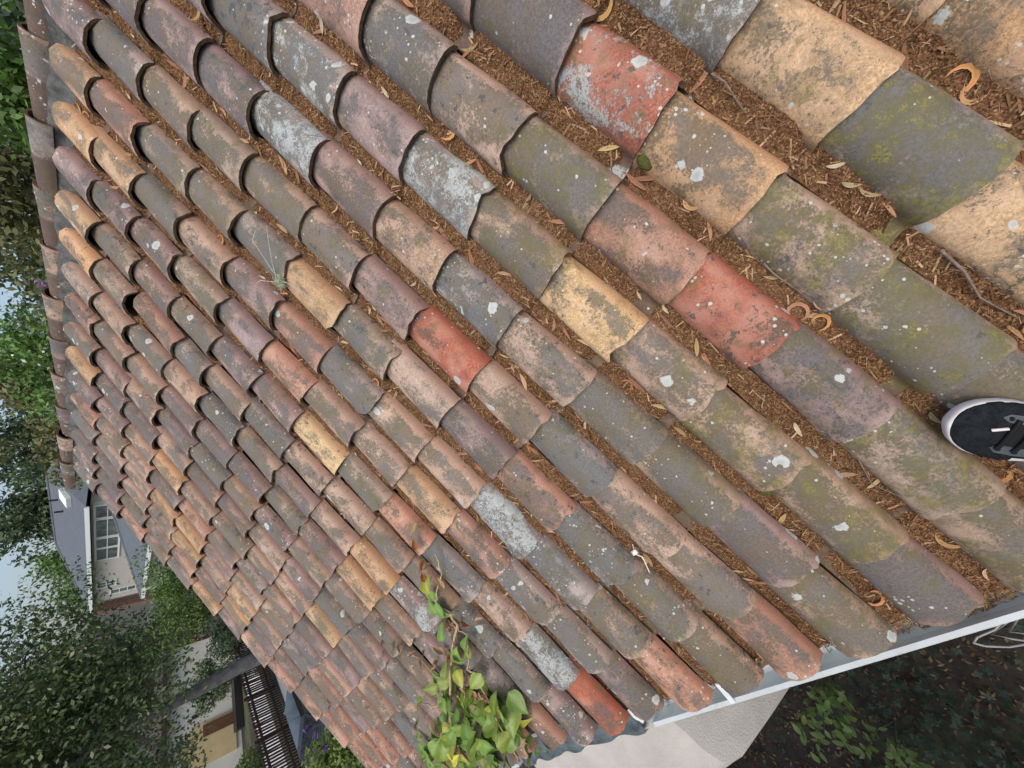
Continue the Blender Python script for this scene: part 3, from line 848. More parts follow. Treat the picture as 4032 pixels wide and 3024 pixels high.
# tongue strip, eyestays with lace holes, laces, aglet, tag
mb = MB(); mb.grid([[upper_pt(x, t, 1.02) for t in (-0.22, -0.1, 0, 0.1, 0.22)] for x in (0.40, 0.50, 0.60, 0.70, 0.78, 0.82)])
tong = mb.build('tongue', M['lace'], sneaker, True)
for sd_ in (1, -1):
    mb = MB()
    XX = (0.42, 0.52, 0.62, 0.71, 0.78, 0.81)
    mb.grid([[upper_pt(x, sd_*(t if i < 5 else 0.33), 1.03) for t in (0.22, 0.3, 0.38, 0.44)] for i, x in enumerate(XX)], flip=sd_ < 0)
    st = mb.build('eyestay', M['shoe_grey'], sneaker, True)
    for x in (0.775, 0.71, 0.645, 0.58, 0.51):
        mb = MB(); mb.tube([upper_pt(x, sd_*0.32, 1.025), upper_pt(x+0.004, sd_*0.32, 1.06)], 0.006, 8)
        attach(mb.build('eyelet', M['lace'], None), st)
for x in (0.765, 0.70, 0.635, 0.57):
    mb = MB(); mb.tube([upper_pt(x+0.02*t, t*0.32, 1.07 + 0.02*(1-t*t)) for t in (-1, -0.5, 0, 0.5, 1)], 0.006, 6)
    mb.build('lace', M['lace'], sneaker, True)
mb = MB(); mb.tube([upper_pt(0.84, -0.02, 1.09), upper_pt(0.78, -0.10, 1.12)], 0.0042, 8)
mb.build('lace_tip', M['sole'], sneaker, True)
mb = MB(); mb.grid([[upper_pt(x, t, 1.02) for t in (0.52, 0.6, 0.68)] for x in (0.60, 0.66, 0.70)])
mb.build('side_logo_patch', M['sole'], sneaker, True)
mb = MB(); rows = [[upper_pt(x, t, 1.0) for t in (-1, -0.5, 0, 0.5, 1)] for x in (0.12, 0.30)]
# dark sock and trouser hem above the opening
P0 = SP(0.22, 0, 0.22); M['sock'] = simple('dark_sock', (0.02, 0.022, 0.028), 0.95, 0.3, 80)
mb = MB(); mb.tube([P0, P0 + Vector((-0.01, 0.01, 0.09)), P0 + Vector((-0.02, 0.02, 0.18))], [0.062, 0.058, 0.062], 14)
mb.build('sock', M['sock'], sneaker, True)

# ------------------------------------------------------------------ vine growing over the eave
GREEN = [(10.14, 9.58), (10.41, 9.73), (10.16, 9.8), (10.2, 9.9), (9.78, 9.36), (10.86, 10.14), (10.26, 10.46), (10.69, 10.65), (11.0, 10.57), (11.06, 10.66), (11.58, 10.65), (12.29, 10.71), (11.5, 10.81), (11.38, 10.88), (11.1, 11.1), (12.02, 10.83), (13.38, 10.86), (12.63, 10.87), (12.48, 10.76), (12.4, 10.97), (12.45, 11.17), (12.74, 11.17), (11.99, 11.19), (12.09, 11.48), (12.6, 11.42), (11.95, 11.3), (12.23, 11.41), (11.88, 11.6), (11.34, 11.47), (11.08, 11.54), (11.97, 11.72), (11.49, 11.7), (11.09, 11.77), (11.06, 11.91), (11.63, 11.93), (10.78, 11.81), (12.16, 11.98), (12.61, 11.7), (13.4, 11.7), (13.5, 11.49), (13.67, 11.72), (13.0, 11.68), (11.68, 12.12), (11.35, 12.17), (11.94, 12.2), (12.82, 12.23), (12.91, 12.14), (12.82, 12.44), (13.17, 12.49), (13.62, 11.92), (14.0, 12.1), (14.28, 11.93), (14.5, 11.81), (15.35, 11.8), (15.23, 11.98), (15.74, 12.01), (15.29, 12.14), (14.92, 12.16), (14.0, 12.33), (13.63, 12.36), (13.68, 12.54), (13.27, 12.61), (13.41, 12.18), (14.74, 12.0), (14.63, 12.26), (11.9, 12.35), (12.3, 12.33), (11.06, 12.07)]
DRY = [(10.63, 10.19), (11.36, 10.34), (11.32, 10.53), (11.63, 10.82), (12.0, 11.35), (11.96, 11.5), (11.65, 11.31), (12.41, 11.41), (12.47, 10.36), (12.56, 10.14), (12.43, 10.64), (12.99, 9.92), (9.93, 10.23), (9.8, 9.26), (9.17, 8.79), (9.49, 9.12), (10.48, 10.19), (11.36, 10.41), (11.78, 11.16), (11.79, 11.44), (12.33, 11.51), (11.51, 10.93), (12.06, 10.53)]
STEM = [(9.04, 9.13, .09), (9.31, 9.4, .10), (9.89, 9.6, .12), (10.24, 9.75, .11), (10.14, 9.95, .10), (10.21, 10.19, .11), (10.97, 10.45, .11), (11.86, 10.85, .12), (12.85, 11.29, .12), (13.74, 11.83, .12), (14.4, 12.6, .12), (14.7, 13.2, .02), (14.75, 13.35, -0.5)]
vine = empty('vine', RP(14.75, 13.2, -0.3), 'leafy green vine with dried leaves climbing over the eave onto the roof', 'vine')
M['vine_stem'] = simple('vine_stem', (0.36, 0.27, 0.17), 0.85, 0.25, 30)
M['vine_leaf'] = leafmat('vine_leaf', 0.42, 0.45, 0.3)
def stem_tube(P, r0, r1):
    pts = [RP(*p) for p in P]; fine = []
    for i in range(len(pts)-1):
        for q in range(4):
            t = q/4; fine.append(pts[i].lerp(pts[i+1], t) + Vector((rng.gauss(0, .006), rng.gauss(0, .006), rng.gauss(0, .004))))
    fine.append(pts[-1]); mb = MB(); mb.tube(fine, [r0 + (r1-r0)*i/(len(fine)-1) for i in range(len(fine))], 6)
    return mb.build('stem', M['vine_stem'], vine, True)
stem_tube(STEM, 0.004, 0.013)
stem_tube([(10.21, 10.19, .11), (10.24, 10.44, .12), (10.99, 10.88, .13), (11.04, 11.1, .12), (11.64, 11.75, .13), (12.14, 12.3, .1), (12.9, 13.0, .05), (14.2, 13.25, -.1)], 0.004, 0.009)
stem_tube([(12.85, 11.29, .12), (13.3, 11.0, .15), (13.4, 10.85, .16)], 0.006, 0.003)
stem_tube([(13.74, 11.83, .12), (14.6, 11.95, .16), (15.5, 11.95, .18)], 0.007, 0.003)
stem_tube([(11.86, 10.85, .12), (12.2, 10.7, .13), (12.5, 10.3, .08), (12.9, 9.95, .07)], 0.004, 0.002)
def vine_leaf_mesh(seed, dry=False):
    r = random.Random(seed)
    # ovate, pointed, folded along the midrib, wavy edge
    n = 8; rows = []; cols = []
    for i in range(n+1):
        t = i/n; wv = 0.40*(math.sin(math.pi*t**0.62))**0.9*(1-0.25*t) if 0 < t < 1 else 0.012
        z0 = -0.25*(t-0.35)**2 + (0.5*t*t*(1 if r.random() < .5 else .6) if dry else 0)
        row = []
        for s in (-1, -0.55, 0, 0.55, 1):
            fold = (0.55 if dry else 0.22)*abs(s)*wv + 0.035*math.sin(t*9 + s*2 + seed)*abs(s)
            row.append((s*wv*(0.7 if dry else 1), t, z0 + fold))
            if dry: c = (0.40, 0.26, 0.14)
            else:
                c = (0.17, 0.30, 0.045) if s else (0.28, 0.40, 0.12)
                if abs(s) == 1: c = (0.21, 0.31, 0.06)
            cols.append(c)
        rows.append(row)
    mb = MB(); mb.grid(rows)
    return np_mesh('leaf', np.array(mb.v), np.array(mb.f), [M['vine_leaf']], np.array(cols), True)
VL = [vine_leaf_mesh(i) for i in range(5)]; VD = [vine_leaf_mesh(40+i, True) for i in range(4)]
def put_leaf(me, P, size, col, up=None, jit=0.5):
    o = link('leaf', me)
    nrm = Vector((rng.gauss(0, jit)-0.15, rng.gauss(0, jit)+0.15, 1)).normalized()
    a = rng.uniform(0, 6.283); fw = Vector((math.cos(a), math.sin(a), 0)); fw = (fw - nrm*fw.dot(nrm)).normalized()
    xx = fw.cross(nrm)
    rot = Matrix((xx, fw, nrm)).transposed()
    o.rotation_euler = rot.to_euler(); o.scale = (size*rng.uniform(.85, 1.15), size, size); o.location = P - rot @ Vector((0, size*0.45, 0)); o.color = (*col, 1)
    attach(o, vine)
    return o
for i, (m, k) in enumerate(GREEN):
    low = k > 11.2
    hh = rng.uniform(0.10, 0.17) if not low else rng.uniform(0.10, 0.20)
    sz = rng.uniform(0.09, 0.13) if not low else rng.uniform(0.13, 0.19)
    j = rng.uniform(0.75, 1.25); col = (j*rng.uniform(0.85, 1.3), j, j)
    if i == 50: col = (3.4, 1.9, 1.2)
    if i % 9 == 4: col = (2.2, 1.4, 1.2)
    put_leaf(rng.choice(VL), RP(m, k, hh), sz, col)
for i in range(95):       # the denser tangle by the eave, and what hangs below it
    m, k = rng.choice(GREEN[20:]); dm, dk = rng.gauss(0, .3), rng.gauss(0.12, .3)
    j = rng.uniform(0.6, 1.1)
    put_leaf(rng.choice(VL), RP(max(m+dm, 11.5), min(k+dk, 13.1), rng.uniform(0.05, 0.16)), rng.uniform(0.07, 0.14), (j*rng.uniform(0.85, 1.2), j, j), jit=0.7)
for i in range(60):
    m, k = rng.choice(DRY) if i >= len(DRY) else DRY[i]
    if i >= len(DRY): m += rng.gauss(0, .25); k += rng.gauss(0, .12)
    j = rng.uniform(0.7, 1.35); c = (j, j*rng.uniform(.8, 1.05), j)
    if (m, k) in DRY[12:16]: c = (0.9, 0.45, 0.3)
    put_leaf(rng.choice(VD), RP(m, k, rng.uniform(0.05, 0.13)), rng.uniform(0.05, 0.09), c, jit=1.0)
# ------------------------------------------------------------------ foliage tools
M['foliage'] = leafmat('foliage', 0.5, 0.35, 0.28)
M['gloss_foliage'] = leafmat('glossy_foliage', 0.32, 0.55, 0.2)
M['bark'] = simple('grey_bark', (0.15, 0.145, 0.14), 0.9, 0.35, 5, 0.8, 30)
M['dark_bark'] = simple('dark_bark', (0.07, 0.06, 0.05), 0.9, 0.35, 5, 0.8, 30)
def leaf_cloud(centers, radii, n, size, cols, seed, aspect=0.5, up=0.35, flat=1.0, shell=0.55):
    """n pointed leaves spread through clumps; each clump its own shade of the species' colour"""
    g = np.random.default_rng(seed)
    centers = np.array(centers, float); radii = np.array(radii, float)
    wgt = radii**2; ci = g.choice(len(centers), n, p=wgt/wgt.sum())
    dirs = g.normal(size=(n, 3)); dirs /= np.linalg.norm(dirs, axis=1)[:, None]
    rr = (shell + (1-shell)*g.random(n))*(0.85 + 0.3*g.random(n))
    P = centers[ci] + dirs*(radii[ci]*rr)[:, None]*np.array([1, 1, flat])
    nrm = dirs*0.7 + g.normal(size=(n, 3))*0.55 + np.array([0, 0, up]); nrm /= np.linalg.norm(nrm, axis=1)[:, None]
    a = g.normal(size=(n, 3)); a -= nrm*np.sum(a*nrm, 1)[:, None]; a /= np.linalg.norm(a, axis=1)[:, None]
    b = np.cross(nrm, a)
    s = size*(0.6 + 0.8*g.random(n))[:, None]
    V = np.empty((n, 4, 3))
    V[:, 0] = P - a*s*0.5; V[:, 1] = P + b*s*0.5*aspect - nrm*s*0.06; V[:, 2] = P + a*s*0.5 - nrm*s*0.12; V[:, 3] = P - b*s*0.5*aspect - nrm*s*0.06
    cols = np.array(cols, float)
    cc = cols[g.choice(len(cols), len(centers))]
    mixc = cols[g.choice(len(cols), n)]
    c = (cc[ci]*0.6 + mixc*0.4)*(0.65 + 0.7*g.random(n))[:, None]
    C = np.repeat(c, 4, 0)
    return V.reshape(-1, 3), np.arange(n*4).reshape(n, 4), C
def clumps(c, rad, n, seed, rmin=0.25, rmax=0.45, flat=1.0):
    g = random.Random(seed); out, rs = [], []
    R_ = Vector(rad)
    for _ in range(n):
        while True:
            v = Vector((g.uniform(-1, 1), g.uniform(-1, 1), g.uniform(-1, 1)))
            if v.length <= 1: break
        v = v*(0.45 + 0.55*g.random())
        q = Vector(c) + Vector((v.x*R_.x, v.y*R_.y, v.z*R_.z))
        out.append(tuple(q)); rs.append(min(R_)*g.uniform(rmin, rmax))
    return out, rs
def tree(name, label, base, height, c, rad, nclump, nleaf, size, cols, seed, trunk_r=0.2, mat='foliage', bark='bark', group=None, aspect=0.5, lean=(0, 0), rmin=0.25, rmax=0.45, cat='tree', trunk=True):
    t = empty(name, base, label, cat, group)
    cs, rs = clumps(c, rad, nclump, seed, rmin, rmax)
    if trunk:
        mb = MB(); b = Vector(base); top = Vector((c[0], c[1], c[2]-0.2*rad[2])); g = random.Random(seed)
        P = [b + (top-b)*(i/6) + Vector((g.gauss(0, .04), g.gauss(0, .04), 0))*(i > 0)*height*0.1 for i in range(7)]
        mb.tube(P, [trunk_r*(1.15-0.75*i/6) for i in range(7)], 9)
        for q in g.sample(range(len(cs)), min(len(cs), 9)):
            a = P[g.randint(3, 6)]; e = Vector(cs[q]); mid = a.lerp(e, .5) + Vector((0, 0, -.06*height))
            mb.tube([a, mid, e], [trunk_r*.42, trunk_r*.28, trunk_r*.1], 6)
        mb.build('trunk', M[bark], t, True)
    V, F, C = leaf_cloud(cs, rs, nleaf, size, cols, seed, aspect)
    link('crown', np_mesh('crown', V, F, [M[mat]], C), t)
    return t
MAGN = [(0.085, 0.135, 0.045), (0.11, 0.165, 0.055), (0.14, 0.185, 0.065), (0.065, 0.105, 0.04), (0.17, 0.17, 0.065)]
MAPLE = [(0.115, 0.216, 0.047), (0.135, 0.257, 0.054), (0.095, 0.176, 0.041)]
DARKG = [(0.085, 0.133, 0.067), (0.114, 0.162, 0.076), (0.067, 0.104, 0.057)]
OLIVE = [(0.18, 0.173, 0.068), (0.15, 0.15, 0.06), (0.12, 0.135, 0.053)]
SPRING = [(0.156, 0.24, 0.06), (0.12, 0.192, 0.048), (0.192, 0.264, 0.072)]

# ------------------------------------------------------------------ garden below the eave
M['ivy'] = leafmat('ivy', 0.55, 0.3, 0.1)
g_ = random.Random(8)
fv, ff, fc = [], [], []
for i in range(12000):       # fallen leaves on the soil
    x, y = g_.uniform(0.0, 5.0), g_.uniform(4.2, 9.0)
    s = g_.uniform(0.02, 0.06); a = g_.uniform(0, 6.28); c0 = Vector((x, y, G + 0.012 + g_.random()*0.03))
    ax_ = Vector((math.cos(a), math.sin(a), g_.gauss(0, .3)))*s*0.5; ay_ = Vector((-math.sin(a), math.cos(a), g_.gauss(0, .3)))*s*0.22
    n = len(fv); fv += [tuple(c0-ax_), tuple(c0+ay_), tuple(c0+ax_), tuple(c0-ay_)]; ff.append((n, n+1, n+2, n+3))
    c = g_.choice([(0.10, 0.06, 0.036), (0.14, 0.09, 0.055), (0.06, 0.04, 0.025), (0.19, 0.14, 0.09), (0.045, 0.03, 0.02)]); fc += [c]*4
o = link('fallen_leaves', np_mesh('fallen_leaves', np.array(fv), np.array(ff), [M['litter']], np.array(fc)))
tag(o, 'brown fallen leaves covering the shaded soil below the gutter', 'fallen leaves', kind='stuff')
fv, ff, fc = [], [], []
for i in range(9000):       # ivy: three-lobed leaves in a low mat
    x, y = g_.uniform(-0.5, 5.5), g_.uniform(5.2, 9.5)
    dens = noise.noise(Vector((x*1.1, y*1.1, 2.0))) + (y-5.75)*0.9
    if dens < 0.0 and g_.random() > 0.12: continue
    s = g_.uniform(0.03, 0.06); a = g_.uniform(0, 6.28); z = G + 0.05 + 0.22*g_.random()
    nx, ny = g_.gauss(0, .4), g_.gauss(0, .4); c0 = Vector((x, y, z)); n = len(fv)
    for rad_, an in ((1.0, 0), (0.45, 0.5), (0.85, 1.1), (0.35, 1.9), (0.5, 2.7), (0.5, -2.7), (0.35, -1.9), (0.85, -1.1), (0.45, -0.5)):
        dx, dy = s*rad_*math.cos(a+an), s*rad_*math.sin(a+an); fv.append((c0.x+dx, c0.y+dy, c0.z + dx*nx + dy*ny))
    ff.append((n, n+1, n+8, n+8)); 
    ff[-1] = (n+8, n, n+1, n+4); ff.append((n+1, n+2, n+3, n+4)); ff.append((n+4, n+5, n+8, n+8)); ff[-1] = (n+5, n+6, n+7, n+8); ff.append((n+4, n+5, n+8, n+8)); ff.pop()
    ff.append((n+8, n+4, n+5, n+6)); ff.pop()
    c = g_.choice([(0.015, 0.036, 0.022), (0.010, 0.026, 0.016), (0.022, 0.048, 0.026)]); fc += [c]*9
o = link('ivy', np_mesh('ivy', np.array(fv), np.array(ff), [M['ivy']], np.array(fc)))
tag(o, 'dark green ivy mat growing over the ground below the gutter', 'ivy', kind='stuff')
def shrub_leaf_mesh():
    rows, cols = [], []
    for i in range(6):
        t = i/5; wv = 0.24*math.sin(math.pi*(0.04+0.92*t))**0.8
        rows.append([(-wv, t, 0.10*wv - 0.2*t*t), (0, t, -0.2*t*t), (wv, t, 0.10*wv - 0.2*t*t)]); cols += [(0.10, 0.175, 0.035)]*3
    mb = MB(); mb.grid(rows)
    return np_mesh('leaf', np.array(mb.v), np.array(mb.f), [M['vine_leaf']], np.array(cols), True)
SLM = shrub_leaf_mesh()
M['green_stem'] = simple('green_stem', (0.11, 0.10, 0.06), 0.8, 0.2, 30)
def shrub(base, tips, label, seed, size=0.085):
    s = empty('shrub', base, label, 'shrub'); g = random.Random(seed)
    for tp in tips:
        a, b = Vector(base), Vector(tp); mid = a.lerp(b, .5) + Vector((g.gauss(0, .05), g.gauss(0, .05), .06))
        P = [a, a.lerp(mid, .6), mid, mid.lerp(b, .6), b]
        mb = MB(); mb.tube(P, [.008, .007, .006, .005, .003], 5); mb.build('stem', M['green_stem'], s, True)
        for q in range(7):
            t = 0.45 + 0.55*q/6; i = min(3, int(t*4)); f = t*4-i; p = P[i].lerp(P[i+1], f)
            for w_ in (0, math.pi):
                an = g.uniform(0, 6.28) if q == 6 else q*1.57 + w_ + g.gauss(0, .3)
                fw = Vector((math.cos(an), math.sin(an), g.uniform(.1, .7))).normalized(); nr = (Vector((0, 0, 1)) + Vector((g.gauss(0, .3), g.gauss(0, .3), 0))); nr = (nr - fw*nr.dot(fw)).normalized()
                rot = Matrix((fw.cross(nr), fw, nr)).transposed()
                o = link('leaf', SLM); o.location = p; o.rotation_euler = rot.to_euler(); sc = size*g.uniform(.6, 1.15); o.scale = (sc, sc, sc)
                j = g.uniform(.6, 1.25); o.color = (j*g.uniform(.9, 1.3), j, j, 1); attach(o, s)
    return s
shrub((2.75, 5.2, G), [(2.55, 5.16, -4.55), (2.68, 5.30, -4.5), (2.5, 5.34, -4.6), (2.62, 5.45, -4.62), (2.82, 5.42, -4.45), (2.45, 5.22, -4.75), (2.72, 5.5, -4.8), (2.9, 5.3, -4.6)], 'leafy green shrub beside the stucco chimney breast below the gutter', 3)
shrub((2.55, 5.75, G), [(2.42, 5.6, -4.75), (2.55, 5.72, -4.7), (2.35, 5.75, -4.9), (2.65, 5.6, -4.85)], 'smaller green shrub at the bottom edge beyond the chimney breast', 4, 0.075)
# loop of grey cable hanging under the gutter
M['cable'] = simple('grey_cable', (0.33, 0.33, 0.33), 0.6, 0.1, 20)
mb = MB()
mb.tube([(0.55, 4.20, -3.05), (0.80, 4.42, -3.15), (1.02, 4.53, -3.2), (1.10, 4.545, -3.22), (1.135, 4.57, -3.25), (1.11, 4.60, -3.27), (1.04, 4.62, -3.26), (0.9, 4.61, -3.2), (0.6, 4.50, -3.1)], 0.0045, 6)
mb.tube([(0.55, 4.22, -3.1), (0.9, 4.50, -3.2), (1.05, 4.548, -3.22), (1.0, 4.575, -3.2), (0.94, 4.60, -3.18), (0.6, 4.55, -3.12)], 0.004, 6)
mb.tube([(0.6, 4.2, -3.0), (0.85, 4.45, -3.1), (0.98, 4.53, -3.14), (0.93, 4.56, -3.15), (0.7, 4.52, -3.1)], 0.004, 6)
tag(mb.build('cable', M['cable'], None, True), 'loops of grey cable hanging below the gutter', 'cable')

# ------------------------------------------------------------------ yard beyond the far gable: drive, fence, cars
fd = Vector((-0.63, 0.777, 0)).normalized()              # direction of the fence
fn = Vector((0.777, 0.63, 0))
M['concrete'] = simple('pale_concrete', (0.40, 0.41, 0.42), 0.9, 0.12, 1.2, 0.3, 40)
M['asphalt'] = simple('pale_asphalt', (0.22, 0.22, 0.215), 0.95, 0.2, 2)
M['brickpave'] = simple('brick_paving', (0.12, 0.055, 0.035), 0.9, 0.35, 3, 0.4, 20)
F0 = Vector((25.4, -0.9, G))
def strip(name, o, a, b0, b1, mat, z):
    mb = MB(); P = [o + fd*a[0] + fn*b0, o + fd*a[1] + fn*b0, o + fd*a[1] + fn*b1, o + fd*a[0] + fn*b1]
    mb.poly([(p.x, p.y, G+z) for p in P][::-1]); ob = mb.build(name, mat)
    if ob.data.polygons[0].normal.z < 0: ob.data.flip_normals()
    return tag(ob, None, None, kind='structure')
strip('driveway', F0, (-4, 14), -6.5, -0.35, M['concrete'], 0.004)
strip('pavement', F0, (-40, 40), 1.6, 4.2, M['concrete'], 0.008)
mb = MB(); mb.poly([(44, -14, G+.004), (62, -14, G+.004), (62, -4.5, G+.004), (44, -4.5, G+.004)]); tag(mb.build('brick_patio', M['brickpave']), None, None, kind='structure')
M['fence'] = simple('dark_stained_wood', (0.055, 0.035, 0.025), 0.85, 0.3, 12)
fence = empty('picket_fence', F0, 'dark brown picket fence with gaps along the driveway', 'fence')
pk = MB(); pk.box((0, 0, 0.58), (0.025, 0.075, 1.12)); pk.poly([(-.0126, -.0375, 1.141), (.0126, -.0375, 1.141), (.0126, .0375, 1.141), (-.0126, .0375, 1.141)])
pkm = pk.mesh('picket', [M['fence']])
fa = math.atan2(fd.y, fd.x)
for i in range(86):
    o = link('picket', pkm); p = F0 + fd*(-5.5 + i*0.135); o.location = p; o.rotation_euler = (rng.gauss(0, .012), rng.gauss(0, .012), fa + math.pi/2); attach(o, fence)
for z in (0.25, 0.95):
    mb = MB(); mb.box(F0 + fd*0.3 + fn*0.035 + Vector((0, 0, z)), (11.9, 0.04, 0.09), fa); mb.build('rail', M['fence'], fence)
for i in range(6):
    mb = MB(); mb.box(F0 + fd*(-5.5 + i*2.3) + fn*0.1 + Vector((0, 0, .6)), (0.1, 0.09, 1.22), fa); mb.build('post', M['fence'], fence)

M['car_black'] = simple('black_car_paint', (0.012, 0.013, 0.015), 0.12, 0.05, 2, spec=0.8)
M['car_white'] = simple('white_car_paint', (0.62, 0.64, 0.66), 0.2, 0.03, 2, spec=0.6)
M['car_glass'] = simple('car_glass', (0.02, 0.025, 0.03), 0.05, 0.05, 2, spec=0.9)
M['tyre'] = simple('tyre', (0.02, 0.02, 0.02), 0.9, 0.2, 10)
M['rim'] = simple('rim', (0.4, 0.4, 0.42), 0.35, 0.05, 5, metal=0.8)
M['lamp'] = simple('lamp_lens', (0.6, 0.62, 0.65), 0.1, 0.05, 5, spec=0.8)
M['tail'] = simple('tail_lens', (0.35, 0.02, 0.02), 0.15, 0.05, 5, spec=0.8)
def car(loc, ang, paint, label):
    t = empty('parked_car', loc, label, 'car'); L0 = Vector(loc); Rz = Matrix.Rotation(ang, 3, 'Z')
    W_ = lambda x, y, z: L0 + Rz @ Vector((x, y, z))
    sec = [(-2.25, .62, .45, .72), (-2.15, .80, .28, .90), (-1.5, .88, .22, .98), (-0.6, .90, .2, .97), (0.6, .90, .2, .95), (1.3, .88, .22, .88), (1.95, .80, .26, .76), (2.22, .60, .38, .62)]
    mb = MB(); rows = []
    for (x, w_, z0, z1) in sec:
        rows.append([W_(x, *q) for q in ((-w_*.9, z0), (-w_, z0+.15), (-w_, (z0+z1)/2), (-w_*.96, z1-.08), (-w_*.8, z1), (0, z1+.035), (w_*.8, z1), (w_*.96, z1-.08), (w_, (z0+z1)/2), (w_, z0+.15), (w_*.9, z0))])
    mb.grid(rows, flip=True); mb.poly(rows[0]); mb.poly(rows[-1][::-1])
    body = mb.build('body', paint, t, True)
    mb = MB()
    R1 = [W_(*q) for q in ((-1.45, -.70, 1.40), (0.25, -.70, 1.42), (0.25, .70, 1.42), (-1.45, .70, 1.40))]
    mb.poly(R1); mid = [W_(*q) for q in ((-1.3, -.5, 1.46), (0.1, -.5, 1.47), (0.1, .5, 1.47), (-1.3, .5, 1.46))]
    for i in range(4): mb.quad(R1[i], R1[(i+1) % 4], mid[(i+1) % 4], mid[i])
    mb.poly(mid); mb.build('roof', paint, t, True)
    def pane(nm, P, mat):
        mb = MB(); mb.poly([W_(*p) for p in P]); mb.poly([W_(*p) for p in P][::-1]); mb.build(nm, mat, t)
    pane('windscreen', ((0.25, -.70, 1.42), (1.05, -.80, .96), (1.05, .80, .96), (0.25, .70, 1.42)), M['car_glass'])
    pane('rear_window', ((-1.45, .70, 1.40), (-2.0, .78, .99), (-2.0, -.78, .99), (-1.45, -.70, 1.40)), M['car_glass'])
    for s in (1, -1):
        pane('side_window', ((-1.45, s*.70, 1.40), (0.25, s*.70, 1.42), (1.05, s*.80, .96), (-2.0, s*.78, .99)), M['car_glass'])
        for (pa, pb, pr) in (((0.25, s*.705, 1.42), (1.05, s*.81, .96), .03), ((-.5, s*.705, 1.41), (-.5, s*.80, .97), .03), ((-1.45, s*.705, 1.40), (-2.0, s*.785, .98), .045)):
            pil = MB(); pil.tube([W_(*pa), W_(*pb)], pr, 6); pil.build('pillar', paint, t)
        mb = MB(); mb.box(W_(.85, s*.98, 1.0), (.12, .2, .13), ang); mb.build('mirror', paint, t)
        for x in (1.4, -1.35):
            mb = MB(); mb.tube([W_(x, s*.72, .32), W_(x, s*.92, .32)], .32, 18); wh = mb.build('wheel', M['tyre'], t)
            mb = MB(); mb.tube([W_(x, s*.915, .32), W_(x, s*.93, .32)], .2, 14); attach(mb.build('rim', M['rim'], None), wh)
        mb = MB(); mb.box(W_(2.12, s*.58, .62), (.12, .3, .11), ang); mb.build('headlight', M['lamp'], t)
        mb = MB(); mb.box(W_(-2.2, s*.58, .75), (.1, .26, .12), ang); mb.build('tail_light', M['tail'], t)
    return t
car((15.9, 2.75, G), fa, M['car_black'], 'black car parked on the drive beside the picket fence')

# white stucco house across the street with an arched entry
M['whitewall'] = simple('white_render', (0.66, 0.65, 0.58), 0.9, 0.05, 1.5)
M['cream'] = simple('cream_paint', (0.56, 0.45, 0.24), 0.8, 0.08, 2)
M['doorwood'] = simple('door_wood', (0.12, 0.06, 0.03), 0.7, 0.2, 5)
M['darkmetal'] = simple('dark_metal', (0.02, 0.02, 0.02), 0.6, 0.1)
wh = empty('white_house', (33, 0.5, G), 'white rendered house with cream arched entry beyond the picket fence', 'house')
mb = MB(); mb.box((37.2, 1.0, G+1.6), (8, 12, 3.2)); mb.build('wall', M['whitewall'], wh)
mb = MB(); mb.box((37.2, 1.0, G+3.3), (8.8, 12.8, .2)); rfw = mb.build('roof', M['deck'], wh)
mb = MB(); P = [(-.95, 0), (.95, 0), (.95, 1.5)] + [(.95*math.cos(a), 1.5 + .95*math.sin(a)) for a in [math.pi*i/10 for i in range(1, 10)]] + [(-.95, 1.5)]
A = [(33.12, 0.2+y, G+.25+z) for (y, z) in P]; mb.poly(A[::-1]); Bq = [(33.22, p[1], p[2]) for p in A]
for i in range(len(A)): mb.quad(A[i], A[(i+1) % len(A)], Bq[(i+1) % len(A)], Bq[i])
ent = mb.build('arched_entry', M['cream'], wh)
mb = MB(); mb.box((33.06, -.35, G+1.0), (.06, .55, 1.4)); attach(mb.build('door', M['doorwood'], None), ent)
mb = MB(); mb.box((32.5, -.9, G+.2), (.9, 2.6, .35)); mb.build('step', M['darkmetal'], wh)
for y in (-1.2, 1.4):
    mb = MB(); mb.box((33.1, y, G+2.0), (.14, .16, .3)); mb.build('wall_lamp', M['darkmetal'], wh)

# ------------------------------------------------------------------ neighbour house with slate-grey hip roof
def slate():
    t = NT('slate_shingle'); tc = t.n('TexCoord').outputs['Object']
    br = t.n('TexBrick'); t.put(br.inputs['Vector'], t.vscale(tc, (1, 1, 2.2)))
    br.inputs['Scale'].default_value = 2.2; br.inputs['Color1'].default_value = (0.085, 0.105, 0.125, 1); br.inputs['Color2'].default_value = (0.115, 0.135, 0.155, 1); br.inputs['Mortar'].default_value = (0.055, 0.068, 0.08, 1)
    n1 = t.noise(tc, 1.5, 5)
    t.put(t.b.inputs['Base Color'], t.mix(t.step(n1, .3, .7, 0, .5), br.outputs[0], (0.07, 0.085, 0.10, 1))); t.b.inputs['Roughness'].default_value = 0.85
    return t.m
M['slate'] = slate()
M['greige'] = simple('greige_render', (0.44, 0.425, 0.375), 0.9, 0.05, 1.0)
M['trim'] = simple('white_trim', (0.66, 0.72, 0.68), 0.5, 0.03)
M['glass'] = simple('window_glass', (0.11, 0.125, 0.12), 0.05, 0.5, 1.0, spec=0.8)
M['brick'] = simple('red_brick', (0.17, 0.105, 0.085), 0.9, 0.35, 6, 0.4, 20)
nh = empty('neighbour_house', (50, -24, G), 'neighbouring house with blue-grey hip roof and white framed windows', 'house')
EZ = 2.15; EX0, EX1, EY0, EY1 = 41.5, 64.8, -20.0, -32.0; RX0, RX1, RYc, RZt = 45.0, 58.8, -26.0, 5.0
mb = MB(); mb.box(((EX0+EX1)/2-.2, -26, (G+EZ)/2-.1), (EX1-EX0-1.4, 10.8, EZ-G-.2)); nwall = mb.build('wall', M['greige'], nh)
mb = MB()
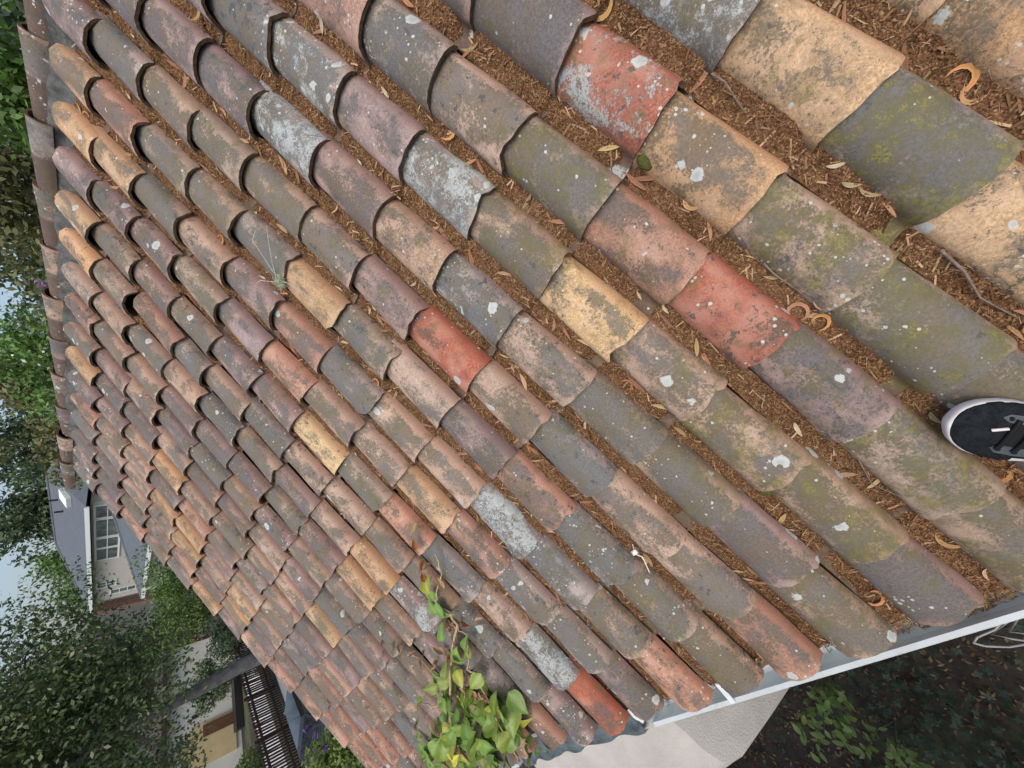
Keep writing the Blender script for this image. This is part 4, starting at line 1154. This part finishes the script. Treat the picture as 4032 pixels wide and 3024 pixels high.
e = [(EX0, EY0, EZ), (EX1, EY0, EZ), (EX1, EY1, EZ), (EX0, EY1, EZ)]; r0, r1 = (RX0, RYc, RZt), (RX1, RYc, RZt)
mb.poly([e[1], e[0], r0, r1][::-1]); mb.poly([e[3], e[2], r1, r0][::-1]); mb.poly([e[2], e[1], r1][::-1]); mb.poly([e[0], e[3], r0][::-1]); mb.poly([e[0], e[1], e[2], e[3]][::-1])
nroof = mb.build('roof', M['slate'], nh)
def sub(nm, bld, mat, par): return attach(bld.build(nm, mat, None), par)
mb = MB(); mb.tube([Vector(r1), Vector(e[1])], .12, 6); sub('hip_cap', mb, M['slate'], nroof)
mb = MB(); mb.tube([Vector(r0), Vector(r1)], .12, 6); sub('ridge_cap', mb, M['slate'], nroof)
mb = MB(); mb.box(((EX0+EX1)/2, EY0+.08, EZ-.06), (EX1-EX0, .14, .28)); mb.build('gutter', M['trim'], nh)
mb = MB(); mb.box((EX1+.07, RYc, EZ-.06), (.14, EY0-EY1+.3, .28)); mb.build('gutter', M['trim'], nh)
def slope_pt(x, s): return Vector((x, EY0 + (RYc-EY0)*s, EZ + (RZt-EZ)*s))
slr = Matrix.Rotation(-math.atan2(RZt-EZ, EY0-RYc), 3, 'X')
mb = MB(); mb.box(slope_pt(44.2, .45) + Vector((0, .05, .15)), (1.5, 1.2, .3), rot=slr); sky_l = sub('skylight', mb, M['trim'], nroof)
for (x, s) in ((43.2, .62), (47.5, .75), (48.3, .62), (62.2, .22)):
    mb = MB(); p = slope_pt(x, s); mb.tube([p, p + Vector((0, 0, .55))], .09, 8); sub('vent_pipe', mb, M['darkmetal'], nroof)
def window(x0, x1, z0, z1, y, nx, nz, par, label=None):
    f = MB(); t_ = .14
    for (a, b, c, d_) in ((x0-t_, x1+t_, z1, z1+t_), (x0-t_, x1+t_, z0-t_, z0), (x0-t_, x0, z0, z1), (x1, x1+t_, z0, z1)):
        f.box(((a+b)/2, y+.03, (c+d_)/2), (b-a, .1, d_-c))
    w_ = f.build('window', M['trim'], par)
    for i in range(nx):
        for j in range(nz):
            a = x0 + (x1-x0)*i/nx; b = x0 + (x1-x0)*(i+1)/nx; c = z0 + (z1-z0)*j/nz; d_ = z0 + (z1-z0)*(j+1)/nz
            p = MB(); p.quad((a+.03, y+.03, c+.03), (a+.03, y+.03, d_-.03), (b-.03, y+.03, d_-.03), (b-.03, y+.03, c+.03)); sub('pane', p, M['glass'], w_)
    m_ = MB()
    for i in range(1, nx): m_.box((x0 + (x1-x0)*i/nx, y+.05, (z0+z1)/2), (.07, .07, z1-z0))
    for j in range(1, nz): m_.box(((x0+x1)/2, y+.045, z0 + (z1-z0)*j/nz), (x1-x0, .05, .06))
    if m_.v: sub('mullion', m_, M['trim'], w_)
    return w_
WY = -20.59
for (a, b) in ((42.6, 44.6), (45.0, 48.2), (48.6, 50.4), (50.7, 53.0)): window(a, b, 0.25, 1.65, WY, 1, 2, nh)
window(58.6, 59.9, 0.35, 1.6, WY, 2, 2, nh)
window(61.2, 62.2, -2.6, 0.6, WY, 1, 5, nh)
# lower projecting wing with its own hip roof
lw = [(28.0, -13.8, -1.55), (46.6, -13.8, -1.55), (51.0, -20.6, -1.55)]
mb = MB(); mb.box((37.0, -17.3, (G-1.6)/2), (18.4, 6.4, -1.6-G)); mb.build('lower_wall', M['greige'], nh)
mb = MB()
mb.poly([(28, -13.8, -1.55), (47.4, -13.8, -1.55), (43.8, -20.55, .65), (28, -20.55, .65)][::1]); mb.poly([(47.4, -13.8, -1.55), (51.5, -20.55, -1.55), (43.8, -20.55, .65)])
lroof = mb.build('lower_roof', M['slate'], nh)
mb = MB(); mb.tube([(47.4, -13.8, -1.55), (43.8, -20.5, .65)], .12, 6); sub('hip_cap', mb, M['slate'], lroof)
mb = MB(); mb.box((37.7, -13.74, -1.62), (19.4, .12, .24)); mb.build('gutter', M['trim'], nh)
mb = MB(); mb.box((66.1, -20.6, (G+2.2)/2), (1.1, 1.0, 2.2-G)); chn = mb.build('chimney', M['brick'], nh)
mb = MB(); mb.box((66.1, -20.6, 2.28), (1.3, 1.2, .16)); sub('chimney_cap', mb, M['brick'], chn)

# smaller roofs far behind the ridge
def far_house(x, y, z, w_, d_, rz, label):
    t = empty('far_house', (x, y, G), label, 'house'); Rm = Matrix.Rotation(rz, 3, 'Z'); W_ = lambda a, b, c: Vector((x, y, 0)) + Rm @ Vector((a, b, 0)) + Vector((0, 0, c))
    mb = MB(); P = [W_(a, b, G) for a, b in ((-w_, -d_), (w_, -d_), (w_, d_), (-w_, d_))]; Q = [Vector((p.x, p.y, z)) for p in P]
    for i in range(4): mb.quad(P[i], P[(i+1) % 4], Q[(i+1) % 4], Q[i])
    a, b = W_(-w_, 0, z+d_*.5), W_(w_, 0, z+d_*.5); mb.poly([Q[1], Q[2], b]); mb.poly([Q[3], Q[0], a]); mb.build('wall', M['whitewall'], t)
    mb = MB(); o_ = .4
    for s in (1, -1):
        q = [W_(-w_-o_, s*(d_+o_), z-.2), W_(w_+o_, s*(d_+o_), z-.2), W_(w_+o_, 0, z+d_*.5+.08), W_(-w_-o_, 0, z+d_*.5+.08)]
        mb.poly(q if s < 0 else q[::-1])
    mb.build('roof', M['slate'], t)
    for k_ in (-.5, .5):
        mb = MB(); c = W_(w_*k_, d_+.03, z-1.2); mb.box(c, (1.2, .08, 1.1), rz); mb.build('window', M['glass'], t)
    return t
far_house(21.0, -37.5, 5.2, 4, 3, 0.3, 'pale far house glimpsed through trees above the near end of the ridge')
far_house(28.2, -33.5, 5.0, 3.2, 2.6, -.3, 'small far house with blue-grey gable above the middle of the ridge')
far_house(40.5, -29.3, 4.2, 3, 2.2, .2, 'far grey roof showing just above the far end of the ridge')

# ------------------------------------------------------------------ trees and shrubs
tree('magnolia_tree', 'large dark glossy-leaved tree with grey trunk in the left foreground yard', (20.35, -0.55, G), 10, (20.9, 0.2, 1.5), (4.4, 5.6, 4.2), 120, 60000, 0.14, MAGN, 31, 0.27, 'gloss_foliage', 'bark', aspect=0.5, rmin=.2, rmax=.36)
tree('maple_tree', 'bright green rounded tree behind the hip end of the grey roof', (79, -31, G), 12, (79, -31, 3.2), (7.5, 7, 5.5), 45, 9000, 0.55, MAPLE, 33, 0.35)
k = 0
for (x, y, c, h, sd_, cols, lab) in ((62, -42, 7.5, 7.5, 41, DARKG, 'tall dark tree behind the middle of the grey roof'), (84, -44, 9, 8, 42, DARKG, 'tall dark tree with sky gaps behind the maple'),
                                     (48, -40, 6.5, 5.5, 43, OLIVE, 'olive-gold conifer behind the far end of the ridge'), (94, -20, 6, 10, 44, DARKG, 'dark tree at the left behind the chimney of the neighbour'),
                                     (110, -8, 5, 9, 45, MAGN, 'distant dark green tree beyond the foreground yard tree')):
    tree('background_tree', lab, (x, y, G), c-G, (x, y, c), (h*.95, h*.95, h*1.05), 52, 9500, 0.66, cols, sd_, 0.35, bark='dark_bark', group='trees behind the neighbouring house', rmin=.24, rmax=.42)
for (x, y, c, rr, sd_, cols, lab) in ((9.5, -20, 2.6, 3.9, 51, MAPLE, 'green tree above the near end of the ridge'), (15.8, -22, 3.4, 4.2, 52, OLIVE, 'yellow-green tree above the ridge left of the pale house'),
                                      (21.5, -25, 3.6, 4.6, 53, DARKG, 'dark green tree above the middle of the ridge'), (29, -24.5, 3.0, 4.0, 54, MAPLE, 'mid green tree above the far half of the ridge'), (4.5, -17, 2.6, 3.6, 55, DARKG, 'dark tree at the top corner above the ridge'),
                                      (36.6, -23.5, 3.0, 3.9, 56, OLIVE, 'brownish green tree above the far end of the ridge')):
    tree('garden_tree', lab, (x, y, G), c-G, (x, y, c), (rr, rr, rr*1.1), 36, 6000, 0.34, cols, sd_, 0.2, group='trees behind the ridge', rmin=.2, rmax=.38)
# flowering shrub behind the ridge, white and lilac blossom
fl = empty('flowering_shrub', (13.0, -10.0, G), 'tall shrub with white and lilac blossom behind the ridge', 'shrub')
cs, rs = clumps((13.2, -10.4, 0.6), (3.2, 2.6, 1.9), 34, 61, .28, .45)
V, F, C = leaf_cloud(cs, rs, 6000, 0.17, SPRING + MAPLE, 61); link('foliage', np_mesh('foliage', V, F, [M['foliage']], C), fl)
V, F, C = leaf_cloud(cs[:24], [q*1.08 for q in rs[:24]], 620, 0.13, [(0.6, 0.62, 0.6)], 62, aspect=.9, shell=.9); link('white_blossom', np_mesh('white_blossom', V, F, [M['foliage']], C), fl)
for (x, y, z, s) in ((9.45, -7.5, 1.30, 64), (10.2, -7.2, 1.12, 65), (11.0, -6.9, 0.95, 66)):
    V, F, C = leaf_cloud([(x, y, z), (x, y, z-.12)], [.14, .12], 160, 0.06, [(0.42, 0.24, 0.42), (0.5, 0.33, 0.5)], s, aspect=.9, shell=.2); link('lilac_blossom', np_mesh('lilac_blossom', V, F, [M['foliage']], C), fl)
mb = MB()
for c in cs[::4]: mb.tube([(13.0, -10.0, G), (13.1, -10.2, -2.5), c], [.06, .05, .02], 5)
mb.build('stems', M['dark_bark'], fl, True)
# shrubs of the yard
def bush(label, c, rad, n, size, cols, seed, mat='foliage', nclump=22):
    return tree('garden_shrub', label, (c[0], c[1], G), c[2]-G, c, rad, nclump, n, size, cols, seed, .05, mat, 'dark_bark', 'shrubs of the yard', cat='shrub', rmin=.3, rmax=.5)
bush('feathery green shrub in front of the neighbour low roof', (30.5, -8.2, -2.9), (2.3, 2.3, 2.2), 5200, .16, MAPLE, 71)
bush('yellow-green shrub below the neighbour low roof', (29.5, -5.2, -2.9), (1.8, 1.6, 1.5), 3600, .14, SPRING, 72)
bush('dark shrub under the foreground yard tree', (27.0, -3.0, -4.3), (2.0, 1.8, 1.2), 3600, .15, DARKG, 73)
bush('dark evergreen shrub in front of the white house', (30.6, -2.0, -4.2), (1.3, 1.2, 1.3), 4200, .15, DARKG, 74)
bush('low green shrub beyond the picket fence', (29.0, 2.6, -4.9), (1.4, 1.4, .8), 2600, .13, MAGN, 75)
bush('grey-green shrub between fence and roof edge', (23.6, -1.0, -4.75), (.8, .8, .7), 1700, .10, [(0.08, 0.105, 0.06)], 76, nclump=12)
bush('bright green shrub with purple flowers at the roof edge', (12.7, 3.7, -4.15), (1.2, .95, .8), 3000, .13, SPRING, 77)
bush('mid green shrub left of the white house', (31.4, 4.6, -4.7), (1.3, 1.3, .9), 2600, .14, MAPLE, 78)

pf = [o for o in bpy.data.objects if o.get('label') == 'bright green shrub with purple flowers at the roof edge'][0]
V, F, C = leaf_cloud([(12.2, 3.2, -3.55), (12.0, 3.9, -3.5), (12.6, 3.0, -3.5), (11.9, 3.5, -3.6)], [.07]*4, 70, 0.05, [(0.16, 0.06, 0.32), (0.2, 0.09, 0.36)], 79, aspect=.9, shell=.2)
link('purple_blossom', np_mesh('purple_blossom', V, F, [M['foliage']], C), pf)

tree('added_shade_tree', 'unseen leafy tree added to shade the ground below the gutter', (3.4, 8.6, G), 5, (2.8, 8.2, -1.0), (3.4, 2.4, 1.8), 60, 16000, .24, MAGN, 91, .14)  # out-of-view tree, added only to darken the ground under the eave

bush('broad green shrub in front of the neighbour lower wall', (44.0, -9.0, -3.6), (3.2, 3.2, 2.2), 5200, .26, MAGN, 92)
bush('bushy green shrub below the neighbour chimney', (60.0, -12.5, -2.8), (4.0, 4.0, 3.0), 6000, .34, MAPLE, 93)
bush('low dark shrub at the far end of the street', (52.0, -6.5, -4.0), (3.0, 2.4, 1.6), 4200, .28, DARKG, 94)
